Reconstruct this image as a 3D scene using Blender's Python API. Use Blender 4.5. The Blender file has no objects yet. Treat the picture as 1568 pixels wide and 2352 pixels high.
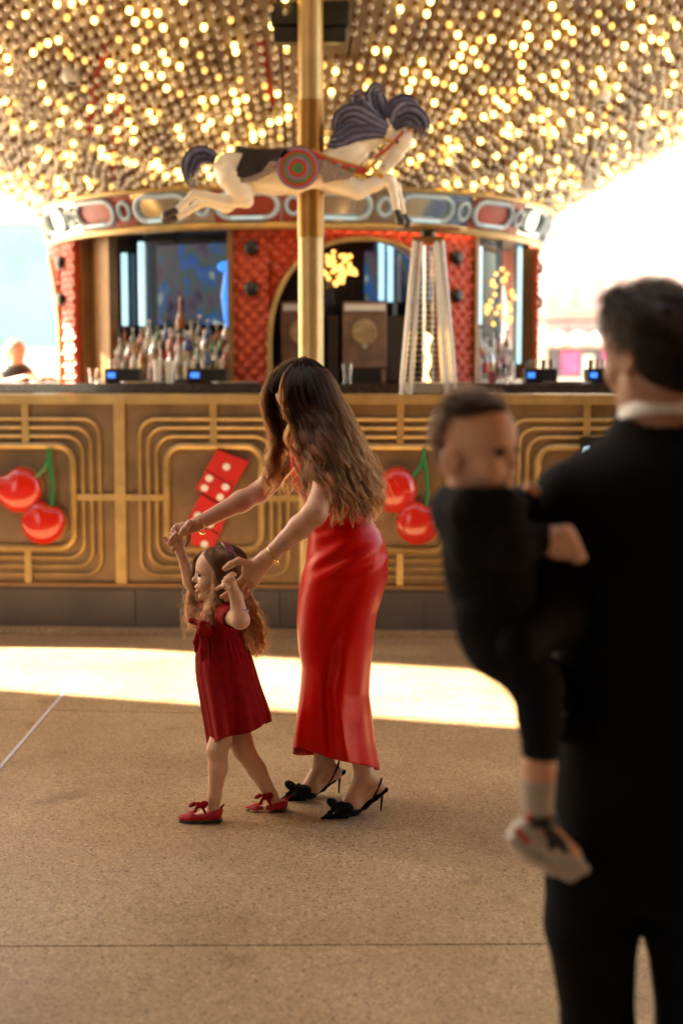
import bpy, math, random
import numpy as np
from mathutils import Vector, Matrix
random.seed(7)
rng = np.random.default_rng(7)
R = math.radians
C = bpy.context.scene.collection
scene = bpy.context.scene

# ------------------------------------------------------------------ camera
F, H, PIT = 3267.0, 1.69, R(5.70)
CP, SP = math.cos(PIT), math.sin(PIT)
cam_d = bpy.data.cameras.new('camera')
cam = bpy.data.objects.new('camera', cam_d)
C.objects.link(cam)
cam_d.sensor_fit = 'VERTICAL'
cam_d.sensor_height = 36.0
cam_d.lens = 50.0
cam_d.clip_end = 600
cam_d.dof.use_dof = True
cam_d.dof.focus_distance = 5.38
cam_d.dof.aperture_fstop = 1.45
cam.location = (0, 0, H)
cam.rotation_euler = (R(90) - PIT, 0, 0)
scene.camera = cam

# ------------------------------------------------------------------ world, sun, exposure
SUN_EL, SUN_DIR = R(36), Vector((-0.958, 0.287, 0)).normalized()
world = bpy.data.worlds.new('World')
scene.world = world
world.use_nodes = True
wn = world.node_tree
sky = wn.nodes.new('ShaderNodeTexSky')
sky.sky_type = 'NISHITA'
sky.sun_disc = False
sky.sun_elevation = SUN_EL
sky.sun_rotation = math.atan2(SUN_DIR.x, SUN_DIR.y)
sky.dust_density = 3.0
sky.air_density = 1.2
bg = wn.nodes['Background']
bg.inputs['Strength'].default_value = 0.06
wn.links.new(sky.outputs[0], bg.inputs[0])
sun_d = bpy.data.lights.new('sun', 'SUN')
sun_d.energy = 5.0
sun_d.angle = R(0.6)
sun_d.color = (1.0, 0.9, 0.76)
sun = bpy.data.objects.new('sun', sun_d)
C.objects.link(sun)
sd = Vector((SUN_DIR.x * math.cos(SUN_EL), SUN_DIR.y * math.cos(SUN_EL), math.sin(SUN_EL)))
sun.rotation_euler = sd.to_track_quat('Z', 'Y').to_euler()
sun.location = (-20, 8, 14)
vs = scene.view_settings
vs.view_transform = 'Standard'
vs.look = 'None'
vs.gamma = 1.0
vs.use_curve_mapping = False
vs.exposure = 3.6
vs.use_white_balance = True
vs.white_balance_temperature = 7500
vs.white_balance_tint = 9
scene.cycles.use_denoising = True
scene.cycles.max_bounces = 8
scene.cycles.sample_clamp_indirect = 6.0
scene.cycles.transparent_max_bounces = 16

# ------------------------------------------------------------------ pixel -> place helpers
def P(u, v, Y):
    """point on the vertical plane at depth Y that the photograph shows at (u, v) of a 1568 x 2352 copy"""
    a, b = (u - 784) / F, (1176 - v) / F
    dx, dy, dz = a, CP + b * SP, -SP + b * CP
    t = Y / dy
    return np.array((dx * t, Y, H + dz * t))
def PPM(v, Y):
    b = (1176 - v) / F
    return F / (Y / (CP + b * SP))
def GY(v):
    return H / math.tan(PIT + math.atan((v - 1176) / F))
def G0(u, v):
    return P(u, v, GY(v))

# ------------------------------------------------------------------ materials
def mat(name, col, rough=0.6, metal=0.0, emit=None, es=0.0, bump=0.0, bscale=40, var=0.0, vscale=8,
        spec=0.5, coat=0.0, sheen=0.0, sss=0.0, trans=0.0, aniso=0.0, col2=None, ior=1.5, crough=0.05, stint=None):
    m = bpy.data.materials.new(name)
    m.use_nodes = True
    nt = m.node_tree
    b = nt.nodes['Principled BSDF']
    b.inputs['Base Color'].default_value = (*col, 1)
    b.inputs['Roughness'].default_value = rough
    b.inputs['Metallic'].default_value = metal
    b.inputs['Specular IOR Level'].default_value = spec
    b.inputs['Coat Weight'].default_value = coat
    b.inputs['Coat Roughness'].default_value = crough
    b.inputs['IOR'].default_value = ior
    b.inputs['Transmission Weight'].default_value = trans
    b.inputs['Anisotropic'].default_value = aniso
    if stint: b.inputs['Specular Tint'].default_value = (*stint, 1)
    if sheen:
        b.inputs['Sheen Weight'].default_value = sheen
        b.inputs['Sheen Roughness'].default_value = 0.4
        b.inputs['Sheen Tint'].default_value = (*[min(1, c * 2 + .1) for c in col], 1)
    if sss:
        b.inputs['Subsurface Weight'].default_value = sss
        b.inputs['Subsurface Radius'].default_value = (1.0, 0.35, 0.18)
        b.inputs['Subsurface Scale'].default_value = 0.012
    if emit:
        b.inputs['Emission Color'].default_value = (*emit, 1)
        b.inputs['Emission Strength'].default_value = es
    tc = nt.nodes.new('ShaderNodeTexCoord')
    if var or col2:
        n = nt.nodes.new('ShaderNodeTexNoise')
        n.inputs['Scale'].default_value = vscale
        n.inputs['Detail'].default_value = 6
        nt.links.new(tc.outputs['Object'], n.inputs['Vector'])
        cr = nt.nodes.new('ShaderNodeValToRGB')
        c2 = col2 or tuple(c * (1 + var) for c in col)
        c1 = col if col2 else tuple(c * (1 - var) for c in col)
        cr.color_ramp.elements[0].position = 0.35
        cr.color_ramp.elements[1].position = 0.65
        cr.color_ramp.elements[0].color = (*c1, 1)
        cr.color_ramp.elements[1].color = (*c2, 1)
        nt.links.new(n.outputs['Fac'], cr.inputs['Fac'])
        nt.links.new(cr.outputs['Color'], b.inputs['Base Color'])
    if bump:
        n2 = nt.nodes.new('ShaderNodeTexNoise')
        n2.inputs['Scale'].default_value = bscale
        n2.inputs['Detail'].default_value = 5
        nt.links.new(tc.outputs['Object'], n2.inputs['Vector'])
        bp = nt.nodes.new('ShaderNodeBump')
        bp.inputs['Strength'].default_value = bump
        bp.inputs['Distance'].default_value = 0.01
        nt.links.new(n2.outputs['Fac'], bp.inputs['Height'])
        nt.links.new(bp.outputs['Normal'], b.inputs['Normal'])
    return m

def floor_mat():
    m = bpy.data.materials.new('exposed_aggregate')
    m.use_nodes = True
    nt = m.node_tree
    b = nt.nodes['Principled BSDF']
    tc = nt.nodes.new('ShaderNodeTexCoord')
    L = nt.links.new
    vo = nt.nodes.new('ShaderNodeTexVoronoi')
    vo.inputs['Scale'].default_value = 165
    L(tc.outputs['Object'], vo.inputs['Vector'])
    sep = nt.nodes.new('ShaderNodeSeparateColor')
    L(vo.outputs['Color'], sep.inputs[0])
    cr = nt.nodes.new('ShaderNodeValToRGB')
    e = cr.color_ramp
    e.elements[0].position, e.elements[0].color = 0.0, (0.07, 0.048, 0.036, 1)
    e.elements[1].position, e.elements[1].color = 1.0, (0.60, 0.47, 0.33, 1)
    for p, c in ((0.08, (.20, .13, .075)), (0.16, (.34, .23, .125)), (0.55, (.40, .275, .15)), (0.88, (.46, .325, .185))):
        x = e.elements.new(p)
        x.color = (*c, 1)
    L(sep.outputs[0], cr.inputs['Fac'])
    n = nt.nodes.new('ShaderNodeTexNoise')
    n.inputs['Scale'].default_value = 1.3
    n.inputs['Detail'].default_value = 8
    n.inputs['Roughness'].default_value = 0.65
    L(tc.outputs['Object'], n.inputs['Vector'])
    cr2 = nt.nodes.new('ShaderNodeValToRGB')
    cr2.color_ramp.elements[0].position, cr2.color_ramp.elements[0].color = 0.3, (0.70, 0.64, 0.60, 1)
    cr2.color_ramp.elements[1].position, cr2.color_ramp.elements[1].color = 0.7, (1.12, 1.1, 1.05, 1)
    L(n.outputs['Fac'], cr2.inputs['Fac'])
    mx = nt.nodes.new('ShaderNodeMix')
    mx.data_type = 'RGBA'
    mx.blend_type = 'MULTIPLY'
    mx.inputs['Factor'].default_value = 1
    L(cr.outputs['Color'], mx.inputs[6])
    L(cr2.outputs['Color'], mx.inputs[7])
    L(mx.outputs[2], b.inputs['Base Color'])
    n3 = nt.nodes.new('ShaderNodeTexNoise'); n3.inputs['Scale'].default_value = 3.1; n3.inputs['Detail'].default_value = 4
    L(tc.outputs['Object'], n3.inputs['Vector'])
    cr3 = nt.nodes.new('ShaderNodeValToRGB')
    cr3.color_ramp.elements[0].position, cr3.color_ramp.elements[0].color = 0.27, (0.62, 0.58, 0.55, 1)
    cr3.color_ramp.elements[1].position, cr3.color_ramp.elements[1].color = 0.36, (1, 1, 1, 1)
    L(n3.outputs['Fac'], cr3.inputs['Fac'])
    mx3 = nt.nodes.new('ShaderNodeMix'); mx3.data_type = 'RGBA'; mx3.blend_type = 'MULTIPLY'; mx3.inputs['Factor'].default_value = .8
    L(mx.outputs[2], mx3.inputs[6]); L(cr3.outputs['Color'], mx3.inputs[7])
    L(mx3.outputs[2], b.inputs['Base Color'])
    mr = nt.nodes.new('ShaderNodeMapRange')
    mr.inputs['To Min'].default_value = 0.30
    mr.inputs['To Max'].default_value = 0.55
    L(n.outputs['Fac'], mr.inputs['Value'])
    L(mr.outputs['Result'], b.inputs['Roughness'])
    bp = nt.nodes.new('ShaderNodeBump')
    bp.inputs['Strength'].default_value = 0.35
    bp.inputs['Distance'].default_value = 0.002
    L(vo.outputs['Distance'], bp.inputs['Height'])
    L(bp.outputs['Normal'], b.inputs['Normal'])
    return m

M = dict(
    floor=floor_mat(),
    gold=mat('gold_paint', (0.50, 0.335, 0.135), 0.36, 0.55, var=.16, vscale=7, bump=.12, bscale=30),
    gold_dark=mat('bronze_sleeve', (0.34, 0.165, 0.035), 0.33, 0.6, var=.12, vscale=6),
    gold_light=mat('brushed_brass', (0.50, 0.34, 0.15), 0.34, 0.6, var=.08, vscale=9),
    bronze=mat('bronze_panel', (0.23, 0.145, 0.078), 0.42, 0.45, var=.22, vscale=4, bump=.12, bscale=12),
    brown=mat('brown_trim', (0.26, 0.125, 0.04), 0.45, 0.2, var=.1),
    plinth=mat('grey_plinth', (0.075, 0.056, 0.048), 0.5, var=.18, vscale=4, bump=.12, bscale=120),
    granite=mat('dark_granite', (0.05, 0.036, 0.032), 0.18, var=.5, vscale=45, coat=.4),
    chrome=mat('mirror_metal', (0.62, 0.55, 0.48), 0.10, 1.0, bump=.08, bscale=3),
    redleather=mat('red_tufted_leather', (0.60, 0.065, 0.018), 0.33, var=.08, vscale=10, coat=.3),
    redboard=mat('red_board', (0.33, 0.04, 0.02), 0.4, var=.15),
    black=mat('black_plastic', (0.015, 0.013, 0.013), 0.35, var=.2),
    darkglass=mat('dark_mirror_glass', (0.035, 0.04, 0.055), 0.07, 0.55, bump=.04, bscale=2),
    led=mat('pale_blue_tube', (0.6, .8, .85), 0.3, emit=(0.36, 0.75, 1.0), es=0.12),
    ledlow=mat('pale_blue_lower_tube', (0.5, .65, .7), 0.3, emit=(0.36, 0.75, 1.0), es=0.035),
    warm=mat('reflected_bulb_glow', (1, .6, .2), .3, emit=(1.0, .5, .13), es=.22),
    ledoff=mat('pale_ring_tube', (0.38, 0.42, 0.42), 0.3, emit=(0.42, 0.80, 1.0), es=0.012),
    cherry=mat('glossy_cherry_red', (0.60, 0.018, 0.012), 0.16, coat=.8, var=.06, vscale=4),
    green=mat('glossy_green', (0.01, 0.22, 0.07), 0.25, coat=.4, var=.1),
    dice=mat('dice_red', (0.56, 0.016, 0.016), 0.35, var=.06, vscale=12),
    white=mat('white_paint', (0.78, 0.76, 0.72), 0.45, var=.03),
    cream=mat('horse_cream', (0.88, 0.78, 0.60), 0.32, var=.04, vscale=6, coat=.25),
    mane=mat('mane_violet', (0.15, 0.15, 0.25), 0.42, var=.25, vscale=30, coat=.2),
    saddle=mat('saddle_brown', (0.028, 0.017, 0.013), 0.42, var=.4, vscale=22, coat=.2),
    fringe=mat('fringe_taupe', (0.30, 0.22, 0.17), 0.6, var=.3, vscale=55),
    hred=mat('harness_red', (0.52, 0.06, 0.035), 0.35, var=.1),
    hviolet=mat('medallion_violet', (0.30, 0.19, 0.27), 0.4, var=.1),
    hgreen=mat('medallion_green', (0.05, 0.23, 0.06), 0.4, var=.1),
    hyellow=mat('harness_yellow', (0.62, 0.33, 0.035), 0.35, var=.1),
    hgrey=mat('harness_grey', (0.30, 0.28, 0.31), 0.4),
    hoof=mat('hoof_dark', (0.05, 0.035, 0.03), 0.35),
    canopy=mat('canopy_bronze', (0.20, 0.14, 0.105), 0.5, 0.2, col2=(0.50, 0.41, 0.33), vscale=2.2, bump=.25, bscale=9),
    bulb_off=mat('clear_bulb_glass', (0.68, 0.62, 0.56), 0.12, 0.05, var=.25, vscale=3, coat=1.0),
    bulb_on=mat('lit_bulb', (1, .8, .4), 0.3, emit=(1.0, 0.70, 0.22), es=.42),
    bulb_dim=mat('dim_bulb', (1, .7, .3), 0.3, emit=(1.0, 0.60, 0.18), es=.10),
    steel=mat('stainless_mesh', (0.62, 0.60, 0.57), 0.35, 0.75, var=.1, vscale=60),
    clear=mat('clear_glass', (0.95, 0.95, 0.95), 0.03, trans=1.0, ior=1.45),
    flame=mat('heater_flame', (1, .6, .2), 0.4, emit=(1.0, 0.55, 0.16), es=.9),
    wood=mat('cabinet_wood', (0.20, 0.115, 0.075), 0.5, var=.2, vscale=9, bump=.1),
    wooddark=mat('dark_cabinet', (0.035, 0.022, 0.018), 0.4, var=.2),
    emblem=mat('emblem_gold', (0.42, 0.31, 0.17), 0.4, 0.3, var=.2, vscale=20),
    bluelamp=mat('blue_lamp', (0.02, .15, .5), 0.3, emit=(0.02, 0.25, 1.0), es=.12),
    bluedot=mat('blue_indicator', (0.02, .15, .8), 0.3, emit=(0.03, 0.2, 1.0), es=.16),
    joint=mat('joint_sealant', (0.06, 0.045, 0.035), 0.8, var=.2),
    strip=mat('pale_metal_strip', (0.62, 0.62, 0.66), 0.3, 0.3, var=.1, vscale=30),
    concrete=mat('pale_plaza_paving', (0.46, 0.41, 0.34), 0.7, var=.12, vscale=1.2, bump=.1),
    stucco=mat('added_stucco', (0.60, 0.50, 0.38), 0.7, var=.08, vscale=2, bump=.1),
    ceil=mat('warm_bounce_ceiling', (0.46, 0.30, 0.13), 0.4, 0.35, var=.1, vscale=2),  # gold underside of the added roof, warms the bounced light
    teal=mat('pale_teal_panel', (0.19, 0.33, 0.38), 0.5, var=.12, vscale=.8),
    pale=mat('white_facade', (0.86, 0.82, 0.74), 0.6, var=.03, vscale=1),
    paler=mat('warm_white_facade', (0.72, 0.66, 0.58), 0.6, var=.12, vscale=.5),
    palepink=mat('pale_rose_paint', (0.55, 0.36, 0.34), 0.6, var=.1),
    pink=mat('faded_pink_paint', (0.30, 0.06, 0.075), 0.6, var=.15, vscale=2),
    magenta=mat('magenta_poster', (0.40, 0.09, 0.26), 0.5, var=.3, vscale=4),
    glassdark=mat('shop_glass', (0.12, 0.12, 0.15), 0.1, var=.2, vscale=3),
)

# ------------------------------------------------------------------ mesh helpers
class G:
    def __init__(s):
        s.v, s.f, s.n = [], [], 0
    def add(s, v, f):
        v = np.asarray(v, float).reshape(-1, 3)
        s.v.append(v)
        s.f += [tuple(int(i) + s.n for i in q) for q in f]
        s.n += len(v)
        return s
    def box(s, c, size, rz=0, bev=0):
        c = np.array(c, float)
        hx, hy, hz = [q / 2 for q in size]
        if bev:
            pts, fs = [], []
            b = min(bev, hx * .9, hy * .9, hz * .9)
            prof = [(hx - b, hy, -1), ]
            ring = []
            for zz, ins in ((-hz, b), (-hz + b, 0), (hz - b, 0), (hz, b)):
                X, Y = hx - ins, hy - ins
                B = b * .7 if ins == 0 else b * .3
                for (x, y) in ((X - B, Y), (X, Y - B), (X, -Y + B), (X - B, -Y), (-X + B, -Y), (-X, -Y + B), (-X, Y - B), (-X + B, Y)):
                    pts.append((x, y, zz))
            for k in range(3):
                for i in range(8):
                    j = (i + 1) % 8
                    fs.append((k * 8 + j, k * 8 + i, k * 8 + 8 + i, k * 8 + 8 + j))
            fs.append(tuple(range(8)))
            fs.append(tuple(24 + i for i in range(7, -1, -1)))
            p = np.array(pts)
        else:
            p = np.array([(x, y, z) for x in (-hx, hx) for y in (-hy, hy) for z in (-hz, hz)])
            fs = [(0, 1, 3, 2), (4, 6, 7, 5), (0, 4, 5, 1), (2, 3, 7, 6), (0, 2, 6, 4), (1, 5, 7, 3)]
        if rz:
            ca, sa = math.cos(rz), math.sin(rz)
            p = np.stack([p[:, 0] * ca - p[:, 1] * sa, p[:, 0] * sa + p[:, 1] * ca, p[:, 2]], 1)
        return s.add(p + c, fs)
    def tube(s, pts, rad, n=10, closed=False, up=None, cap=True, flat=1.0):
        pts = [np.asarray(p, float) for p in pts]
        m = len(pts)
        rad = [rad] * m if np.isscalar(rad) else rad
        vs, fs = [], []
        pu = None
        for i in range(m):
            a = pts[(i - 1) % m] if (closed or i > 0) else pts[i]
            b = pts[(i + 1) % m] if (closed or i < m - 1) else pts[i]
            t = b - a
            t /= (np.linalg.norm(t) + 1e-9)
            if up is not None:
                w = np.asarray(up, float)
            elif pu is None:
                w = np.array((0, 0, 1.)) if abs(t[2]) < .9 else np.array((0, 1., 0))
            else:
                w = pu
            x = w - t * np.dot(w, t)
            x /= (np.linalg.norm(x) + 1e-9)
            pu = x
            y = np.cross(t, x)
            for k in range(n):
                q = 2 * math.pi * k / n
                vs.append(pts[i] + rad[i] * (flat * math.cos(q) * x + math.sin(q) * y))
        for i in range(m if closed else m - 1):
            j = (i + 1) % m
            for k in range(n):
                l = (k + 1) % n
                fs.append((i * n + k, i * n + l, j * n + l, j * n + k))
        if cap and not closed:
            fs.append(tuple(range(n))[::-1])
            fs.append(tuple((m - 1) * n + k for k in range(n)))
        return s.add(vs, fs)
    def lathe(s, prof, c=(0, 0, 0), n=16, axis='z'):
        vs, fs = [], []
        for (r, z) in prof:
            for k in range(n):
                q = 2 * math.pi * k / n
                p = (r * math.cos(q), r * math.sin(q), z)
                if axis == 'y':
                    p = (p[0], -p[2], p[1])
                vs.append(np.array(p) + c)
        for i in range(len(prof) - 1):
            for k in range(n):
                l = (k + 1) % n
                fs.append((i * n + k, i * n + l, (i + 1) * n + l, (i + 1) * n + k))
        fs.append(tuple(range(n))[::-1])
        fs.append(tuple((len(prof) - 1) * n + k for k in range(n)))
        return s.add(vs, fs)
    def prism(s, poly, d0, d1):
        """poly: list of 3-D points; extruded from offset vector d0 to d1"""
        p = [np.asarray(q, float) for q in poly]
        n = len(p)
        vs = [q + d0 for q in p] + [q + d1 for q in p]
        fs = [tuple(range(n)), tuple(range(2 * n - 1, n - 1, -1))]
        for i in range(n):
            j = (i + 1) % n
            fs.append((i, i + n, j + n, j))
        return s.add(vs, fs)
    def grid(s, pts, thick=None):
        """pts: (a,b,3) array"""
        a, b, _ = pts.shape
        fs = [(i * b + j, i * b + j + 1, (i + 1) * b + j + 1, (i + 1) * b + j) for i in range(a - 1) for j in range(b - 1)]
        return s.add(pts.reshape(-1, 3), fs)
    def sphere(s, c, r, n=12, m=8, sc=(1, 1, 1)):
        vs, fs = [(0, 0, -1)], []
        for i in range(1, m):
            t = -math.pi / 2 + math.pi * i / m
            for k in range(n):
                q = 2 * math.pi * k / n
                vs.append((math.cos(t) * math.cos(q), math.cos(t) * math.sin(q), math.sin(t)))
        vs.append((0, 0, 1))
        L = len(vs) - 1
        for k in range(n):
            fs.append((0, 1 + (k + 1) % n, 1 + k))
            fs.append((L, L - n + k, L - n + (k + 1) % n))
        for i in range(m - 2):
            for k in range(n):
                l = (k + 1) % n
                fs.append((1 + i * n + k, 1 + i * n + l, 1 + (i + 1) * n + l, 1 + (i + 1) * n + k))
        return s.add(np.array(vs) * np.array(sc) * r + np.array(c), fs)
    def obj(s, name, m, parent=None, smooth=True, origin=None, angle=35):
        me = bpy.data.meshes.new(name)
        v = np.concatenate(s.v)
        if parent is not None:
            v = v - np.array(parent['_o'])
            origin = (0, 0, 0)
        elif origin is None:
            origin = (float((v[:, 0].min() + v[:, 0].max()) / 2), float((v[:, 1].min() + v[:, 1].max()) / 2), float(v[:, 2].min()))
            v = v - np.array(origin)
        else:
            v = v - np.array(origin)
        me.from_pydata(v.tolist(), [], s.f)
        me.update()
        if smooth:
            me.shade_smooth()
            if smooth != 'all':
                try:
                    me.set_sharp_from_angle(angle=R(angle))
                except Exception:
                    pass
        me.materials.append(M[m] if isinstance(m, str) else m)
        o = bpy.data.objects.new(name, me)
        C.objects.link(o)
        o.location = origin
        o['_o'] = tuple(float(a) for a in ((parent['_o'] if parent is not None else origin)))
        if parent is not None:
            o.parent = parent
        return o

def tag(o, label=None, cat=None, group=None, kind=None):
    if label: o['label'] = label
    if cat: o['category'] = cat
    if group: o['group'] = group
    if kind: o['kind'] = kind
    return o
def empty(name, loc, label=None, cat=None, group=None, kind=None):
    o = bpy.data.objects.new(name, None)
    C.objects.link(o)
    o.location = loc
    o['_o'] = tuple(float(a) for a in loc)
    return tag(o, label, cat, group, kind)
# ------------------------------------------------------------------ ground
g = G(); g.box((0, 0, -0.28), (500, 500, 0.5))
ground = tag(g.obj('ground', 'concrete', origin=(0, 0, -0.5)), kind='structure')
# pavement slabs: depth joints at these distances (left edge at X=-13, right edge at X=13)
ydiv = [(-4.6, -4.6), (-1.7, -1.7), (1.2, 1.2), (3.99, 4.12), (7.35, 6.35), (9.95, 9.2)]
xdiv = [-12.85, -10.0, -7.15, -4.3, -1.45, 1.4, 4.25, 7.1, 9.95, 12.8]
pav = G(); pav.box((0, 2.5, -0.035), (27, 16, 0.01))
pav = tag(pav.obj('pavement', 'joint'), kind='structure')
def jy(k, x):
    a, b = ydiv[k]
    return a + (b - a) * (x + 6) / 12
for i in range(len(xdiv) - 1):
    for k in range(len(ydiv) - 1):
        if k == len(ydiv) - 2 and xdiv[i] == -1.45: continue
        x0, x1 = xdiv[i] + .004, (xdiv[i + 2] if k == len(ydiv) - 2 and xdiv[i] == -4.3 else xdiv[i + 1]) - .004
        if xdiv[i + 1] == -1.45 and k < len(ydiv) - 2: x1 -= .012
        q = [(x0, jy(k, x0) + .004, 0), (x1, jy(k, x1) + .004, 0), (x1, jy(k + 1, x1) - .004, 0), (x0, jy(k + 1, x0) - .004, 0)]
        s = G(); s.prism(q[::-1], (0, 0, 0), (0, 0, -.03))
        s.obj('slab', 'floor', pav, smooth=False)
s = G(); s.box((-1.458, 5.56, -0.0035), (.018, 3.56, .011))
s.obj('joint_strip', 'strip', pav, smooth=False)

# ------------------------------------------------------------------ bar
BR = R(-3.2)                       # the bar front runs very slightly towards the camera on the right
bx, by = math.cos(BR), math.sin(BR)
nrm = np.array((by, -bx, 0))       # outward (towards the camera)
B0 = np.array((-0.03, 9.0, 0))
def W(s, z, d=0.0):
    """bar-front coordinates: s metres along the bar from the middle of the picture, height z, d metres out"""
    return B0 + np.array((bx, by, 0)) * s + nrm * d + np.array((0, 0, z))
def bar_uv(u, v):
    """where the pixel hits the bar-front plane"""
    a, b = (u - 784) / F, (1176 - v) / F
    d = np.array((a, CP + b * SP, -SP + b * CP))
    o = np.array((0, 0, H))
    t = np.dot(B0 - o, nrm) / np.dot(d, nrm)
    p = o + d * t
    return float(np.dot(p - B0, (bx, by, 0))), float(p[2])
def bbox_(g_, s0, s1, z0, z1, d0, d1):
    vs = [W(s, z, d) for s in (s0, s1) for d in (d0, d1) for z in (z0, z1)]
    return g_.add(vs, [(0, 2, 3, 1), (4, 5, 7, 6), (0, 1, 5, 4), (2, 6, 7, 3), (0, 4, 6, 2), (1, 3, 7, 5)])
def rrect(cx, cz, hw, hz, r, n=7):
    pts = []
    for qx, qz, a0 in ((1, 1, 0), (-1, 1, 90), (-1, -1, 180), (1, -1, 270)):
        for k in range(n):
            a = R(a0 + 90 * k / (n - 1))
            pts.append((cx + qx * (hw - r) + r * math.cos(a), cz + qz * (hz - r) + r * math.sin(a)))
    return pts
posts_u = [278 - 427 * 3, 278 - 427 * 2, -149, 278, 708, 1131, 1558, 1558 + 430]
ps = [bar_uv(u, 1142)[0] for u in posts_u]
zt, zb = 1.525, 0.305
bar = empty('bar', tuple(W(0, 0)), 'long gold art-deco bar front with rounded line frames on a grey base', 'bar')
g = G(); bbox_(g, -6, 6, 0, .30, -2.4, .03); g.obj('plinth', 'plinth', bar, smooth=False)
for k in range(10):                                # plinth cover plates
    s0 = -4.42 + k * .93 + .34
    g = G(); bbox_(g, s0 + .003, s0 + .927, .02, .285, .02, .045); g.obj('plinth_plate', 'plinth', bar, smooth=False)
g = G(); bbox_(g, -6, 6, 0, .045, 0, .11); g.obj('step', 'floor', bar, smooth=False)
g = G(); bbox_(g, -6, 6, .30, 1.52, -.1, -.012); g.obj('back_panel', 'bronze', bar, smooth=False)
g = G(); bbox_(g, -6, 6, 1.475, 1.535, -.42, .035); g.obj('top_rail', 'gold', bar, smooth=False)
g = G(); bbox_(g, -6, 6, .302, .325, -.02, .03); g.obj('bottom_rail', 'brown', bar, smooth=False)
for s_ in ps:
    g = G(); bbox_(g, s_ - .034, s_ + .034, .325, 1.475, -.02, .024); g.obj('post', 'gold', bar, smooth=False)
for i in range(len(ps) - 1):
    c = (ps[i] + ps[i + 1]) / 2
    hw0 = (ps[i + 1] - ps[i]) / 2
    cz = .879
    f = G()
    f.tube([W(x, z, .012) for x, z in rrect(c, cz, .303, .329, .10)], .023, 8, closed=True, flat=1)
    f.obj('frame', 'gold', bar)
    for hw, hz in ((.366, .391), (.42, .446), (.474, .501)):
        f = G()
        f.tube([W(x, z, .004) for x, z in rrect(c, cz, hw, hz, .105)], .0125, 8, closed=True)
        f.obj('line_frame', 'gold', bar)
    for (s0, s1, z0, z1) in ((c - .022, c + .022, cz + .35, 1.475), (c - .022, c + .022, .325, cz - .35),
                             (c - hw0 + .034, c - .325, cz - .02, cz + .02), (c + .325, c + hw0 - .034, cz - .02, cz + .02)):
        f = G(); bbox_(f, s0, s1, z0, z1, -.02, .02); f.obj('bar_tie', 'gold', bar, smooth=False)
    g = G(); bbox_(g, c - .29, c + .29, cz - .315, cz + .315, -.012, -.006); g.obj('inset_panel', 'bronze', bar, smooth=False)
# counter slab
g = G()
bbox_(g, -4.9, 4.9, 1.537, 1.6, -1.35, -.40)
g.obj('countertop', 'granite', bar, smooth=False)

# cherries / dice / hat emblems fixed to the front
def plate_pt(u, v, d): 
    s_, z_ = bar_uv(u, v)
    return W(s_, z_, d)
def cherries(fr, sg, lab, cat='cherry emblem'):
    """fr: list of (u, v, ru) for both fruits; sg: two stems as pixel paths"""
    c0 = plate_pt(fr[0][0], fr[0][1], .0)
    e = empty('cherry_emblem', tuple(c0), lab, cat, 'cherry emblems on the bar front')
    for (u, v, ru, rot) in fr:
        c = plate_pt(u, v, .055)
        r = ru / 363.
        q = G(); q.sphere((0, 0, 0), r, 28, 18)
        vv = q.v[0]
        # heart-like fruit: dimple at the top, flattened front to back
        ang = np.arctan2(vv[:, 0], vv[:, 2])
        dimple = 1 - .20 * np.exp(-(ang / .38) ** 2) + .04 * np.cos(2 * ang)
        vv = vv * np.stack([dimple, np.ones(len(vv)), dimple], 1) * np.array((1.04, .5, 1.0))
        ca, sa = math.cos(rot), math.sin(rot)
        vv = np.stack([vv[:, 0] * ca + vv[:, 2] * sa, vv[:, 1], -vv[:, 0] * sa + vv[:, 2] * ca], 1)
        q.v[0] = vv + c
        fo = q.obj('cherry', 'cherry', e, smooth='all')
        q = G(); rim = []
        for k in range(36):
            a = 2 * math.pi * k / 36
            dm = r * (1.035 - .20 * math.exp(-((a if a < math.pi else a - 2 * math.pi) / .38) ** 2))
            x, z = dm * 1.04 * math.sin(a), dm * math.cos(a)
            x, z = x * ca + z * sa, -x * sa + z * ca
            rim.append(c + np.array((bx * x, by * x, z)) - nrm * .035)
        q.prism(rim, nrm * 0, -nrm * .02)
        q.obj('backing', 'gold_light', e, smooth=False)
    for st in sg:
        q = G(); q.tube([plate_pt(u, v, .06) for u, v in st[0]], st[1], 8); q.obj('stem', 'green', e)
for dx, lab in ((-862, 'pair of glossy red cherries on the bar panel out beyond the first post'), (0, 'pair of glossy red cherries on the panel left of the dice'), (855, 'pair of glossy red cherries on the panel behind the woman\'s back')):
    if dx < 0: continue
    cherries([(49 + dx, 1122, 53, -.5), (105 + dx, 1197, 51, .35)],
             [([(119 + dx, 1028), (118 + dx, 1050), (107 + dx, 1077), (82 + dx, 1099)], [.012, .014, .012, .011]),
              ([(118 + dx, 1050), (124 + dx, 1085), (127 + dx, 1125), (124 + dx, 1166)], [.014, .012, .012, .013])], lab)
DE = empty('dice_emblem', tuple(plate_pt(500, 1140, 0)), 'tumbling red dice with white pips on the bar front above the girl', 'dice emblem')
faces = [[(501, 1032), (573, 1059), (540, 1116), (476, 1077)], [(476, 1079), (539, 1118), (517, 1158), (453, 1121)],
         [(464, 1133), (527, 1170), (507, 1224), (436, 1190)], [(436, 1192), (506, 1226), (493, 1255), (444, 1249)]]
for k, fc in enumerate(faces):
    q = G(); q.prism([plate_pt(u, v, .05 + (.012 if k % 2 else .004)) for u, v in fc][::-1], nrm * 0, -nrm * .05)
    q.obj('dice_face', 'dice', DE, smooth=False)
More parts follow.
